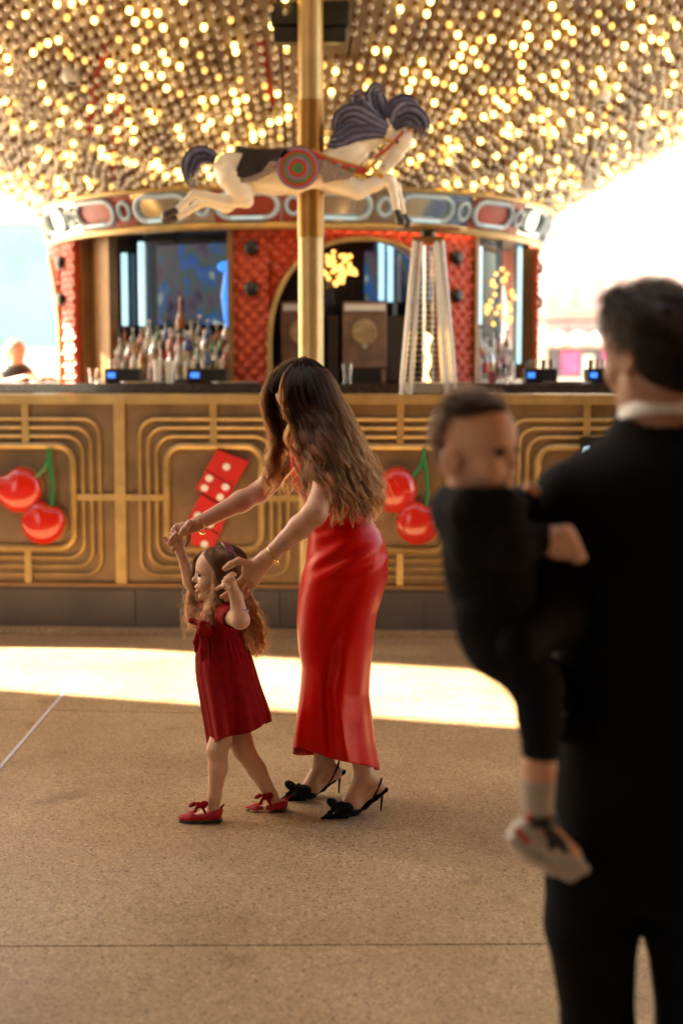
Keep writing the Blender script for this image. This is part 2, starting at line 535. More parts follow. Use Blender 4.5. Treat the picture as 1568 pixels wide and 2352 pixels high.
for (u, v) in ((523, 1071), (484, 1097), (473, 1119), (521, 1117), (509, 1140), (458, 1182), (486, 1202), (473, 1247)):
    q = G()
    c = plate_pt(u, v, .064)
    q.prism([c + np.array((bx * math.cos(a), by * math.cos(a), 0)) * .024 + np.array((0, 0, math.sin(a) * .0225)) for a in np.linspace(0, 2 * math.pi, 20, endpoint=False)][::-1], nrm * 0, -nrm * .012)
    q.obj('pip', 'white', DE, smooth=False)
HE = empty('hat_emblem', tuple(plate_pt(1348, 1040, 0)), 'black emblem with a pale blue gem behind the man\'s shoulder', 'emblem')
q = G(); q.prism([plate_pt(u, v, .05) for u, v in ((1330, 1060), (1330, 1003), (1425, 1003), (1425, 1060))], nrm * 0, -nrm * .05); q.obj('plate', 'black', HE, smooth=False)
q = G(); q.prism([plate_pt(u, v, .06) for u, v in ((1333, 1048), (1338, 1027), (1350, 1024), (1358, 1040), (1350, 1060))], nrm * 0, -nrm * .01); q.obj('gem', 'led', HE, smooth=False)

# ------------------------------------------------------------------ carousel drum
CX, CY = -0.367, 12.0
def th(u, r):
    t = 0.0
    for _ in range(60):
        t = math.asin(max(-.999, min(.999, (u - 684) / F * (CY - r * math.cos(t)) / r)))
    return t
def cyl(r, t, z):
    return np.array((CX + r * math.sin(t), CY - r * math.cos(t), z))
DR = 1.9
zD0, zD1 = 0.3, 2.70
def zat(v, d=10.15):
    return float(P(784, v, d)[2])
drum = empty('carousel_drum', (CX, CY, .3), 'round carousel bar tower with red tufted arches, gold posts and mirrored crown', 'carousel tower')
def sheet(g_, t0, t1, r0, r1, z0f, z1, nt=24, nz=2, disp=None, z1f=None):
    ts = np.linspace(t0, t1, nt)
    front = np.zeros((nt, nz, 3)); back = np.zeros((nt, nz, 3))
    for i, t in enumerate(ts):
        za = z0f(t) if callable(z0f) else z0f
        for j in range(nz):
            z = za + (z1 - za) * j / (nz - 1)
            rr = r1 + (disp(t, z) if disp else 0)
            front[i, j] = cyl(rr, t, z)
            back[i, j] = cyl(r0, t, z)
    g_.grid(front[:, ::-1])
    g_.grid(back)
    for A in (0, nt - 1):
        q = [tuple(front[A, j]) for j in range(nz)] + [tuple(back[A, j]) for j in range(nz - 1, -1, -1)]
        g_.add(q, [tuple(range(len(q)))])
    for B in (0, nz - 1):
        pts = np.stack([front[:, B], back[:, B]], 1)
        g_.grid(pts if B else pts[:, ::-1])
    return g_
t560, t640, t1035, t1090 = th(560, DR), th(640, DR), th(1035, DR), th(1090, DR)
ARC = (t560, t1090, t640, t1035)
zarch = zat(549)
zsp = zat(800)
def archz(t, off):
    t = t - off
    tc, tw = (t640 + t1035) / 2, (t1035 - t640) / 2
    x = abs(t - tc) / tw
    if x >= 1: return 1.5
    return zsp + (zarch - zsp) * (1 - x ** 2.3) ** (1 / 2.3)
def tuft(t, z):
    a, b = t * DR / .098, z / .098
    x, y = (a + b) % 1 - .5, (a - b) % 1 - .5
    d = max(abs(x), abs(y))
    return .026 * (1 - (d * 2) ** 3) + .016 * math.exp(-(x * x + y * y) / .012) - .006 * math.exp(-((x * x + y * y) ** .5 - .22) ** 2 / .002)
def post(t0, t1, z0=zD0, z1=zD1, r0=1.8, r1=1.96, m='gold', name='post'):
    return sheet(G(), t0, t1, r0, r1, z0, z1, 6).obj(name, m, drum)
for off in (0.0, th(215, DR) - t1090, t1090 - th(215, DR) + .02):
    RO = 0 if off == 0 else .09
    g = sheet(G(), t560 + off, t1090 + off, 1.80, 1.90 + RO, lambda t: archz(t, off), zD1, 240, 90, tuft)
    g.obj('arch_panel', 'redleather', drum, angle=60)
    pts = []
    for x in np.linspace(-1, 1, 90):
        t = (t640 + t1035) / 2 + off + (t1035 - t640) / 2 * math.copysign(1 - (1 - abs(x)) ** 2.2, x)
        z = archz(t, off)
        pts.append(cyl(1.93 + RO, t, z))
    G().tube(pts, .02, 8).obj('arch_trim', 'gold', drum)
    post(t560 + off - .020, t560 + off, r1=1.95, m='brown', name='edge_trim')
    post(t1090 + off, t1090 + off + .020, r1=1.95, m='brown', name='edge_trim')
    for (u, vv) in ((598, 568), (598, 662), (1062, 580), (1062, 672)):
        t = th(u, 1.95) + off
        z = zat(vv, 10.05)
        q = G(); c = cyl(1.945 + RO, t, z)
        q.sphere((0, 0, 0), .052, 18, 10, (1, .6, 1))
        a = t
        vv_ = q.v[0]
        q.v[0] = np.stack([vv_[:, 0] * math.cos(a) - vv_[:, 1] * math.sin(a), vv_[:, 0] * math.sin(a) + vv_[:, 1] * math.cos(a), vv_[:, 2]], 1) + c
        q.obj('stud', 'black', drum)
# flat gold posts of the rectangular bays
post(th(217, DR), th(262, DR), m='brown', name='post', r1=1.875)
post(th(1203, 1.85), th(1234, 1.85), m='brown', name='post')
# inner back walls of the bays (mirror glass), one pane each
tl = [(th(262, 1.72), th(420, 1.72)), (th(420, 1.72), th(560, 1.72))]
for a, b in tl:
    sheet(G(), a + .003, b - .003, 1.66, 1.70, 1.3, zD1, 10).obj('mirror_pane', 'darkglass', drum)
sheet(G(), t1090 + .03, th(1203, 1.72), 1.66, 1.70, 1.3, zD1, 10).obj('mirror_pane', 'darkglass', drum)
sheet(G(), t560, t1090, 1.30, 1.33, 1.3, zD1, 20).obj('mirror_pane', 'darkglass', drum)
def reflection_mat():  # glowing colour blotches painted in for reflections in the bay glass
    m = bpy.data.materials.new('painted_reflection'); m.use_nodes = True; nt = m.node_tree; b = nt.nodes['Principled BSDF']
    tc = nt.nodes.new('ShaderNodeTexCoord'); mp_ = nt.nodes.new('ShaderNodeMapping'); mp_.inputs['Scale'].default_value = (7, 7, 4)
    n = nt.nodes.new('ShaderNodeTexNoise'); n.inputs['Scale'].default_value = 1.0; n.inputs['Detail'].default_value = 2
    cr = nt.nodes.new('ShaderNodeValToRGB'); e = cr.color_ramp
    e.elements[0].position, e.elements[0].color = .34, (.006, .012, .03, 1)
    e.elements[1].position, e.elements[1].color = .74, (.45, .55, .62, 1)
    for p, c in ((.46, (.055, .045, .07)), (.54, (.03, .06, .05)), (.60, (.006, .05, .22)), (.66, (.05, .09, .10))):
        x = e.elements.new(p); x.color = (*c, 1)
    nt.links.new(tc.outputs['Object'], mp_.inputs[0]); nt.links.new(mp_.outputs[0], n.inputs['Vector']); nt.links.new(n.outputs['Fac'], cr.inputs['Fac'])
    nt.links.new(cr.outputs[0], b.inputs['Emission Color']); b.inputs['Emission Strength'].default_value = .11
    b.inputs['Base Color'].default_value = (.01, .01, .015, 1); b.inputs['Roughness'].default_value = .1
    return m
M['glass_reflection'] = reflection_mat()
sheet(G(), th(378, 1.73), th(553, 1.73), 1.71, 1.73, zat(745, 10.4), zat(560, 10.4), 10).obj('painted_reflection', 'glass_reflection', drum)
sheet(G(), th(850, 1.36), th(1000, 1.36), 1.34, 1.36, zat(690, 10.7), zat(575, 10.7), 10).obj('painted_reflection', 'glass_reflection', drum)
def bulb_reflection(u0, u1, v0, v1, r, n, lab):  # glowing beads and cord added in place of bulb reflections
    c = cyl(r, th((u0 + u1) / 2, r), zat(v0 - 12, CY - r))
    e = empty('bulb_reflection', tuple(c), lab, 'bulb_reflection', 'glowing stand-ins for bulb reflections inside the carousel tower')
    for i in range(n):
        while True:
            a, b = rng.uniform(-1, 1), rng.uniform(-1, 1)
            if a * a + b * b < 1: break
        u, v = (u0 + u1) / 2 + (u1 - u0) / 2 * a, (v0 + v1) / 2 + (v1 - v0) / 2 * b
        rr = r + rng.uniform(-.04, .06)
        q = G(); q.sphere(cyl(rr, th(u, rr), zat(v, CY - rr)), .017, 8, 6); q.obj('bulb', 'warm', e, smooth='all')
    q = G(); q.tube([cyl(r, th((u0 + u1) / 2, r), zat((v0 + v1) / 2, CY - r)), cyl(r, th((u0 + u1) / 2, r), zD1)], .006, 6); q.obj('cord', 'black', e)
bulb_reflection(748, 832, 575, 655, 1.50, 46, 'glowing beads standing in for bulb reflections in the arch right of the gold pole')
bulb_reflection(1118, 1184, 590, 745, 1.80, 34, 'glowing beads standing in for bulb reflections in the narrow right bay')
sheet(G(), -math.pi, math.pi, 1.2, 1.25, .3, zD1, 64).obj('core_wall', 'wooddark', drum)
sheet(G(), -math.pi, math.pi, 1.25, 1.92, lambda t: zD1 + .002, zD1 + .03, 64).obj('soffit', 'wooddark', drum)
sheet(G(), th(250, 1.9), t560 - .02, 1.7, 1.96, .3, 1.62, 20).obj('back_counter', 'granite', drum)
sheet(G(), t560, t1090 + .02, 1.34, 1.96, .3, 1.60, 30).obj('back_counter', 'granite', drum)
sheet(G(), t1090 + .02, th(1234, 1.9), 1.7, 1.96, .3, 1.62, 20).obj('back_counter', 'granite', drum)
# vertical light tubes
for (u, v0, v1, r) in ((303, 582, 748, 1.74), (343, 556, 748, 1.74), (885, 556, 690, 1.36), (905, 558, 693, 1.36),
                       (1107, 566, 745, 1.80), (1191, 568, 835, 1.84)):
    t = th(u, r)
    d = CY - r * math.cos(t)
    q = G(); q.tube([cyl(r, t, zat(v0, d)), cyl(r, t, zat(v1, d))], .0235 if u < 1000 else .02, 10)
    q.obj('light_tube', 'led', drum)
# crown ring
def ring_pt(t, w, o=0.0):
    """w 0..1 from the lower to the upper edge of the leaning crown"""
    r = 2.0 + .09 * w + o
    return cyl(r, t, 2.70 + .235 * w)
N = 40
for k in range(20):
    tc = R(-8 + 18 * k)
    for (a, b, m_) in ((tc - R(6.6), tc + R(6.6), 'chrome'), (tc + R(6.6), tc + R(11.4), 'chrome')):
        gg = G()
        ts = np.linspace(a + .001, b - .001, 6)
        fr = np.array([[ring_pt(t, w) for w in (1, 0)] for t in ts])
        bk = np.array([[ring_pt(t, w, -.03) for w in (0, 1)] for t in ts])
        gg.grid(fr); gg.grid(bk)
        gg.grid(np.stack([fr[:, 0], bk[:, 1]], 1)[:, ::-1])
        gg.grid(np.stack([fr[:, 1], bk[:, 0]], 1))
        gg.obj('crown_panel', m_ if k % 3 else 'redboard', drum)
    # stadium and circle tubes
    hw, hz, rr = R(6.0), .32, .30
    st = []
    for qx, a0 in ((1, -90), (-1, 90)):
        for j in range(9):
            a = R(a0 + 180 * j / 8)
            st.append((tc + qx * (hw - .045) + .045 * math.cos(a), .5 + .34 * math.sin(a)))
    gg = G(); gg.tube([ring_pt(t, w, .02) for t, w in st], .0165, 8, closed=True)
    gg.obj('oval_tube', 'ledoff' if abs((k * 18 - 8 + 180) % 360 - 180) > 50 else 'ledoff', drum)
    # lit lower run of the oval
    gg = G(); gg.tube([ring_pt(t, .5 - .34, .034) for t in np.linspace(tc - hw + .05, tc + hw - .05, 8)], .012, 8)
    gg.obj('lit_tube', 'ledlow', drum)
    gg = G(); gg.tube([ring_pt(tc + R(9) + .024 * math.cos(a), .5 + .24 * math.sin(a), .02) for a in np.linspace(0, 2 * math.pi, 20, endpoint=False)], .014, 8, closed=True)
    gg.obj('ring_tube', 'ledoff', drum)
for w, m_, rad in ((-.06, 'gold_light', .028), (1.04, 'gold_light', .022)):
    G().tube([ring_pt(t, w, .012) for t in np.linspace(0, 2 * math.pi, 97)[:-1]], rad, 8, closed=True).obj('crown_moulding', m_, drum)

# ------------------------------------------------------------------ canopy with bulbs
CS = .57
def can_pt(r, t, off=0.0):
    """point on the underside of the flared canopy"""
    z = 2.96 + CS * (r - 2.02) 
    return cyl(r, t, z - off)
canopy = empty('canopy', (CX, CY, 2.9), 'flared canopy over the bar whose underside is covered with rows of gold light bulbs', 'canopy')
NSEC = 48
M['canback'] = mat('canopy_backing', (.05, .035, .025), .8)
gg = G(); gg.grid(np.array([[can_pt(r, t, -.13) for t in np.linspace(0, 2 * math.pi, 97)] for r in (1.9, 3.5, 5.85)])); gg.obj('backing', 'canback', canopy)
rs = [2.02, 2.5, 3.0, 3.5, 4.0, 4.6, 5.2, 5.8]
for k in range(NSEC):
    t0, t1 = 2 * math.pi * k / NSEC, 2 * math.pi * (k + 1) / NSEC
    gg = G()
    lo = np.array([[can_pt(r, t) for t in (t0 + .002, t1 - .002)] for r in rs])
    hi = np.array([[can_pt(r, t, -.1) for t in (t0 + .002, t1 - .002)] for r in rs])
    gg.grid(lo); gg.grid(hi[:, ::-1])
    gg.grid(np.stack([lo[-1], hi[-1]], 1)); gg.grid(np.stack([lo[0], hi[0]], 1))
    gg.obj('ceiling_panel', 'canopy', canopy, smooth=False)
lit, dim, off_ = [], [], []
nm = 266
for k in range(nm):
    t = (k + .5) / nm * 2 * math.pi
    tt = (t + math.pi) % (2 * math.pi) - math.pi
    if abs(tt) > 1.9: continue
    r = 2.05 + rng.random() * .06
    while r < 5.2:
        j = rng.normal(0, (.010, .004), 2)
        x = rng.random()
        if r > 3.15 and -.10 < tt * r - .20 < .52 - .20 + .0 and r < 4.2 and abs(CX + r * math.sin(tt) + .185) < .25:
            r += .064 + .003 * r; continue
        (lit if x < .17 else dim if x < .26 else off_).append((r + j[0], tt + j[1] / r, rng.random()))
        r += .064 + .003 * r
def bulb_mesh(rad):
    q = G(); q.sphere((0, 0, 0), rad, 10, 7, (1, 1, 1.15)); return q
def bulb_at(q):
    return can_pt(q[0], q[1], .045)
lit.sort(key=lambda q: np.linalg.norm(bulb_at(q) - np.array((0, 0, H))) + (50 if abs(q[1]) > .62 or q[0] > 4.55 else 0))
bm_ = bulb_mesh(.0225)
me = None
for q in lit[:300]:
    if me is None:
        o = bm_.obj('bulb', 'bulb_on', canopy, origin=(0, 0, 0)); me = o.data
        v0 = np.array(canopy['_o'])
        for vtx in me.vertices: vtx.co = (Vector(vtx.co) + Vector(v0))
    else:
        o = bpy.data.objects.new('bulb', me); C.objects.link(o); o.parent = canopy
    p = bulb_at(q) - np.array(canopy['_o'])
    o.location = p
def many(lst, name, m, rad):
    base = G(); base.sphere((0, 0, 0), rad, 8, 5, (1, 1, 1.15))
    bv, bf = base.v[0], base.f
    n, nb = len(lst), len(bv)
    pos = np.array([bulb_at(q) for q in lst]) - np.array(canopy['_o'])
    V = (pos[:, None, :] + bv[None]).reshape(-1, 3)
    Fs = [tuple(i + a * nb for i in f) for a in range(n) for f in bf]
    me = bpy.data.meshes.new(name)
    me.from_pydata(V.tolist(), [], Fs); me.update(); me.shade_smooth()
    me.materials.append(M[m])
    o = bpy.data.objects.new(name, me); C.objects.link(o); o.parent = canopy; o['kind'] = 'stuff'
many(lit[300:], 'lit_bulbs', 'bulb_on', .0225)
many(dim, 'dim_bulbs', 'bulb_dim', .021)
many(off_, 'unlit_bulbs', 'bulb_off', .0215)
# dark sockets behind every bulb
sk = []
for q in lit + dim + off_:
    sk.append(q)
_ba = bulb_at
def bulb_at(q): return can_pt(q[0], q[1], .012)
many(sk, 'sockets', 'brown', .0165)
# a few red painted panels hung between the bulb rows
for (u0, v0, u1, v1) in ((262, 130, 300, 185), (238, 200, 290, 300), (600, 130, 655, 200)):
    pass

# speaker box hanging under the canopy behind the pole
SB = empty('speaker_box', tuple(P(712, 85, 8.55)), 'black two-tier speaker box hanging in the canopy behind the gold pole', 'speaker')
a, b = P(622, 60, 8.5), P(802, 0, 8.5)
def can_uv(u, v):
    best = None
    for r in np.linspace(2.1, 5.4, 120):
        t = th(u, r)
        z = P(u, v, CY - r * math.cos(t))[2]
        d = abs(z - can_pt(r, t)[2])
        if best is None or d < best[0]: best = (d, r, t)
    return best[1], best[2]
for (u0, v0, u1, v1) in ((300, 95, 246, 300), (318, 240, 300, 420), (640, 80, 655, 230)):
    (r0, t0), (r1, t1) = can_uv(u0, v0), can_uv(u1, v1)
    q = G()
    q.tube([can_pt(r0 + (r1 - r0) * w, t0 + (t1 - t0) * w, .02) for w in np.linspace(0, 1, 8)], .030, 6, flat=.4)
    q.obj('red_rib', 'redboard', canopy)
for (u, v, lab) in ((210, 158, 'small round spotlight in the canopy at upper left'), (1388, 203, 'small round spotlight in the canopy at upper right')):
    r_, t_ = can_uv(u, v)
    p = can_pt(r_, t_)
    e = empty('ceiling_spotlight', tuple(p), lab, 'spotlight', 'spotlights among the canopy bulbs')
    q = G(); q.lathe([(.055, .02), (.06, -.04), (.045, -.08)], p, 20); q.obj('housing', 'white', e)
    q = G(); q.lathe([(.035, -.081), (.025, -.095)], p, 16); q.obj('lens', 'black', e)
g = G(); g.box(((a[0] + b[0]) / 2, 8.54, (a[2] + b[2]) / 2 + .08), (b[0] - a[0], .09, .30), bev=.01); g.obj('cabinet', 'black', SB, smooth=False)
g = G(); g.box(((a[0] + b[0]) / 2, 8.55, P(712, 78, 8.5)[2]), (b[0] - a[0] - .03, .12, .09), bev=.01); g.obj('base', 'black', SB, smooth=False)
# ------------------------------------------------------------------ pole standing on the floor before the bar
PY = 8.4
pr = 29.0 / PPM(700, PY)
px_ = float(P(714, 700, PY)[0])
zl = 0.0
pole = empty('carousel_pole', (px_, PY, zl), 'thick gold carousel pole with a darker sleeve carrying the horse', 'pole')
g = G(); g.lathe([(pr * 1.04, zl), (pr * 1.04, zl + .03), (pr, zl + .04), (pr, 3.95)], (px_, PY, 0), 40); g.obj('shaft', 'gold_light', pole)
z0, z1 = P(714, 545, PY)[2], P(714, 232, PY)[2]
g = G(); g.lathe([(pr + .001, z0 - .002), (pr * 1.06, z0), (pr * 1.06, z1), (pr + .001, z1 + .002)], (px_, PY, 0), 40); g.obj('sleeve', 'gold_dark', pole)

zl = 1.536
# ------------------------------------------------------------------ pyramid heater on the ledge
HY = 9.24
hx = float(P(982, 700, HY)[0])
def hp(u, v, dy=0.0): 
    p = P(u, v, HY); return np.array((p[0], HY + dy, p[2]))
heat = empty('pyramid_heater', (hx, HY, zl), 'tall pyramid patio heater with white mesh sides on the bar ledge', 'patio heater')
zt_ = P(982, 555, HY)[2]
for sx in (-1, 1):
    for sy in (-1, 1):
        for off in (0, 1):
            a = np.array((hx + sx * (.172 - off * .06 if sy < 0 else .165 - off * .055), HY + sy * .15 + off * .0, zl))
            b = np.array((hx + sx * (.085 - off * .035), HY + sy * .06, zt_))
            q = G(); q.tube([a, b], .0145 if off == 0 else .011, 8); q.obj('leg', 'steel', heat)
q = G()
for k in range(26):                                   # mesh wires
    w = k / 25
    z = zl + .03 + (zt_ - zl - .06) * w
    h_ = .165 + (.083 - .165) * w
    hy_ = .148 + (.06 - .148) * w
    q.tube([(hx - h_, HY - hy_, z), (hx + h_, HY - hy_, z), (hx + h_, HY + hy_, z), (hx - h_, HY + hy_, z)], .0016, 4, closed=True)
q.obj('wire_guard', 'steel', heat)
q = G(); q.tube([(hx, HY, zl + .08), (hx, HY, zt_ - .03)], .036, 20); q.obj('glass_tube', 'clear', heat)
q = G(); q.box((hx, HY, zl + .04), (.28, .26, .075), bev=.008); q.obj('base', 'steel', heat, smooth=False)
q = G(); q.box((hx, HY, zt_ + .012), (.19, .15, .03), bev=.005); q.obj('collar', 'brown', heat, smooth=False)
q = G(); q.lathe([(.045, zt_ + .027), (.05, zt_ + .06), (.03, zt_ + .075)], (hx, HY, 0), 16); q.obj('burner_cap', 'black', heat)
q = G(); q.lathe([(.03, zt_ + .07), (.215, zt_ + .078), (.21, zt_ + .09), (.02, zt_ + .105)], (hx, HY, 0), 32); q.obj('reflector', 'gold_light', heat)
zs = [P(982, v, HY)[2] for v in (900, 880, 858, 840, 820, 805, 790, 775, 765)]
q = G(); q.tube([(hx + .008 * math.sin(i * 2.1), HY, z) for i, z in enumerate(zs)], [.005, .011, .006, .014, .008, .012, .009, .017, .005], 8); q.obj('flame', 'flame', heat)

# ------------------------------------------------------------------ two wooden machines in the arch, and things on the counter
def machine(u0, u1, v0, v1, Y, lab):
    a, b = P(u0, v1, Y), P(u1, v0, Y)
    cx, w = (a[0] + b[0]) / 2, b[0] - a[0]
    z0_ = 1.602
    e = empty('drink_machine', (cx, Y, z0_), lab, 'drink machine', 'wooden drink machines under the arch')
    h_ = b[2] - z0_
    q = G(); q.box((cx, Y + .12, z0_ + .10 + (h_ - .1) / 2), (w, .24, h_ - .1), bev=.01); q.obj('cabinet', 'wood', e, smooth=False)
    q = G(); q.box((cx, Y - .008, b[2] - .045), (w * .92, .02, .05), bev=.004); q.obj('header_sign', 'white', e, smooth=False)
    q = G(); q.lathe([(.09, 0), (.09, .012), (.075, .016), (.075, .010)], (cx, Y - .001, b[2] - .22), 30, 'y'); q.obj('emblem', 'emblem', e)
    q = G(); q.lathe([(.016, 0), (.014, .05), (.02, .055)], (cx, Y + .0, b[2] - .32), 12, 'y'); q.obj('tap', 'steel', e)
    q = G(); q.box((cx, Y + .13, z0_ + .05), (w * .9, .2, .1)); q.obj('drip_tray', 'black', e, smooth=False)
    for sx in (-1, 1):
        q = G(); q.box((cx + sx * (w / 2 - .02), Y + .02, z0_ + .05), (.03, .03, .1)); q.obj('foot', 'wood', e, smooth=False)
machine(786, 888, 692, 856, 10.35, 'wooden drink machine with pale header right of the gold pole')
machine(646, 742, 692, 856, 10.35, 'wooden drink machine half hidden behind the gold pole')
q = G(); q.box((P(765, 775, 10.4)[0], 10.5, 1.602 + .24), (.09, .16, .48), bev=.01); tag(q.obj('dark_dispenser', 'wooddark', smooth=False), 'narrow dark cabinet between the pole and the drink machine', 'cabinet')
q = G(); q.box((P(910, 775, 10.4)[0], 10.5, 1.602 + .24), (.14, .2, .48), bev=.01); tag(q.obj('dark_dispenser', 'wooddark', smooth=False), 'dark cabinet between the drink machine and the heater', 'cabinet')


def bottle(x, y, z, h, r, m, lab, grp='bottles on the bar shelf', cap='black'):
    e = empty('bottle', (x, y, z), lab, 'bottle', grp)
    q = G(); q.lathe([(r * .9, z), (r, z + .01), (r, z + h * .58), (r * .8, z + h * .66), (r * .34, z + h * .76), (r * .32, z + h * .93)], (x, y, 0), 12)
    q.obj('glass', m, e)
    q = G(); q.lathe([(r * .38, z + h * .93), (r * .38, z + h)], (x, y, 0), 10); q.obj('cap', cap, e)
    q = G(); q.lathe([(r * 1.02, z + h * .15), (r * 1.02, z + h * .45)], (x, y, 0), 12); q.obj('paper_label', random.choice(['stucco', 'emblem', 'hgrey', 'hred', 'fringe', 'saddle']), e)
BM = {}
for nme, col, tr in (('clear', (.75, .78, .76), .6), ('amber', (.45, .16, .04), .3), ('green', (.08, .2, .07), .3), ('brown', (.10, .04, .02), .1),
                     ('blue', (.06, .16, .45), .3), ('white', (.5, .48, .44), 0), ('pink', (.6, .3, .3), .2), ('silver', (.6, .6, .62), 0)):
    BM[nme] = mat('bottle_' + nme, col, .1, 0.8 if nme == 'silver' else 0, trans=tr, coat=.5)
ordn = ['first', 'second', 'third', 'fourth', 'fifth', 'sixth', 'seventh', 'eighth', 'ninth', 'tenth', 'eleventh', 'twelfth', 'thirteenth', 'fourteenth', 'fifteenth', 'sixteenth']
for row, (rr, z, hh, n, rown) in enumerate(((1.75, 1.80, .31, 14, 'top'), (1.83, 1.71, .29, 14, 'middle'), (1.91, 1.622, .27, 13, 'front'))):
    if row < 2:
        ta, tb = th(270, rr), th(556, rr)
        sheet(G(), ta, tb, rr - .05, rr + .045, z - .02, z - .001, 16).obj('bottle_shelf', 'granite', drum)
    for i in range(n):
        u = 276 + (550 - 276) * (i + .5 * (row % 2) + .3) / n
        t = th(u, rr)
        p = cyl(rr, t, z)
        k = random.choice(list(BM))
        bottle(p[0], p[1], z, hh * random.uniform(.62, 1.0), random.uniform(.024, .034), BM[k],
               f'{k} glass bottle, {ordn[i]} from the left in the {rown} row of the wide bay', cap=random.choice(['black', 'white', 'gold_light', 'steel', 'hred']))
for row, (rr, z, n, rown) in enumerate(((1.76, 1.74, 6, 'back'), (1.86, 1.622, 6, 'front'))):
    if row == 0: sheet(G(), th(1100, rr), th(1190, rr), rr - .05, rr + .045, z - .02, z - .001, 8).obj('bottle_shelf', 'granite', drum)
    for i in range(n):
        t = th(1102 + 84 * (i + .4) / n, rr)
        p = cyl(rr, t, z)
        k = random.choice(['clear', 'pink', 'white', 'silver', 'amber'])
        bottle(p[0], p[1], z, random.uniform(.18, .29), random.uniform(.024, .034), BM[k],
               f'{k} glass bottle, {ordn[i]} from the left in the {rown} row of the narrow right bay', 'bottles in the right bay', cap=random.choice(['black', 'white', 'hred']))
# tall gold-topped bottle and a blue figure lamp
t = th(438, 1.72); p = cyl(1.75, t, 1.80)
bottle(p[0], p[1], 1.80, .42, .036, BM['amber'], 'tallest bottle with a gold cap at the middle of the top row', cap='gold_light')
bl = empty('blue_lamp', tuple(cyl(1.745, th(538, 1.745), 2.12)), 'glowing blue ornament hanging in the mirror bay beside the red panel', 'lamp')
c = cyl(1.745, th(538, 1.745), 0)
q = G(); q.sphere((c[0], c[1], zat(612, 10.3)), .05, 14, 10, (1.2, .5, .8)); q.obj('head', 'bluelamp', bl)
q = G(); q.tube([(c[0] + .01, c[1], zat(622, 10.3)), (c[0] - .005, c[1], zat(680, 10.3)), (c[0] + .01, c[1], zat(750, 10.3))], [.02, .032, .022], 10); q.obj('stem', 'bluelamp', bl)
# bar gear standing on the counter: cash registers, trays, cups
def on_counter(u, Y=9.62): return np.array((P(u, 870, Y)[0], Y, 1.601))
def caddy(u, w, lab, blue=True, Y=9.7):
    p = on_counter(u, Y)
    e = empty('bar_caddy', tuple(p), lab, 'bar caddy', 'black caddies on the counter')
    q = G(); q.box(p + (0, 0, .05), (w, .16, .10), bev=.008); q.obj('tray', 'black', e, smooth=False)
    q = G(); q.box(p + (-w * .3, -.083, .055), (w * .22, .008, .035)); q.obj('display', 'bluedot' if blue else 'black', e, smooth=False)
    for i in range(4):
        q = G(); q.lathe([(.014, p[2] + .1), (.016, p[2] + .16)], (p[0] - w * .35 + i * w * .23, p[1], 0), 8); q.obj('holder', random.choice(['steel', 'stucco', 'black', 'wood']), e)
caddy(285, .24, 'black bar caddy with a blue light at the left end of the bottles')
caddy(478, .27, 'black bar caddy with a blue light in front of the middle bottles')
caddy(1238, .22, 'black bar caddy with a blue light right of the carousel tower')
caddy(1378, .2, 'black bar caddy next to the man\'s face')
def tray(u, lab, Y=9.6):
    p = on_counter(u, Y)
    q = G(); q.lathe([(.10, p[2]), (.16, p[2] + .004), (.165, p[2] + .014), (.155, p[2] + .012), (.1, p[2] + .006)], (p[0], Y, 0), 28)
    tag(q.obj('serving_tray', 'steel'), lab, 'tray', 'steel trays on the counter')
tray(330, 'steel tray on the counter before the left caddy'); tray(1300, 'steel tray on the counter near the man\'s face')
tray(540, 'steel tray on the counter left of the red pillar')
def glass(u, h_, lab, Y=9.55, r=.035, m='clear'):
    p = on_counter(u, Y)
    q = G(); q.lathe([(r * .7, p[2]), (r, p[2] + h_), (r * .93, p[2] + h_), (r * .62, p[2] + .008)], (p[0], Y, 0), 16)
    tag(q.obj('cup', m), lab, 'cup', 'cups on the counter')
glass(797, .13, 'tall clear cup on the counter right of the gold pole')
glass(362, .16, 'white plastic cup in front of the bottles, left one', m='white')
glass(390, .15, 'white plastic cup in front of the bottles, right one', m='white')
glass(215, .10, 'clear cup at the foot of the left red pillar')
glass(1168, .10, 'clear cup at the foot of the right mirror bay')
glass(1130, .08, 'small pinkish cup on the counter by the heater', m='pink')

# far left: patron behind the counter end, her drink, the round sign and menu items
q = G()
cs = [(-4.9, 1.60, 0), ]
fc = empty('side_counter', (-3.3, 12.5, .3), 'pale stone side counter running back on the far left', 'counter')
q = G(); q.box((-3.35, 12.1, 1.57), (1.15, 4.2, .06)); q.obj('countertop', 'concrete', fc, smooth=False)
q = G(); q.box((-3.45, 12.1, .92), (.7, 4.1, 1.24)); q.obj('front', 'bronze', fc, smooth=False)
p = P(170, 812, 11.6)
sg = empty('round_sign', (p[0], 11.6, 1.6), 'dark rimmed round sign with teal and yellow print beside the left pillar', 'sign')
q = G(); q.lathe([(.17, 0), (.17, .03)], (p[0] + .06, 11.62, p[2]), 36, 'y'); q.obj('rim', 'black', sg)
for (dz, hh, m_) in ((.09, .07, 'glassdark'), (.02, .06, 'white'), (-.045, .06, 'hyellow'), (-.105, .05, 'teal')):
    w_ = math.sqrt(max(.0, .15 ** 2 - dz * dz)) * 1.8
    q = G(); q.box((p[0] + .06, 11.585, p[2] + dz), (w_, .006, hh)); q.obj('print', m_, sg, smooth=False)
q = G(); q.box((p[0] + .06, 11.64, (1.6 + p[2] - .15) / 2), (.06, .03, p[2] - .14 - 1.6)); q.obj('stand', 'black', sg, smooth=False)

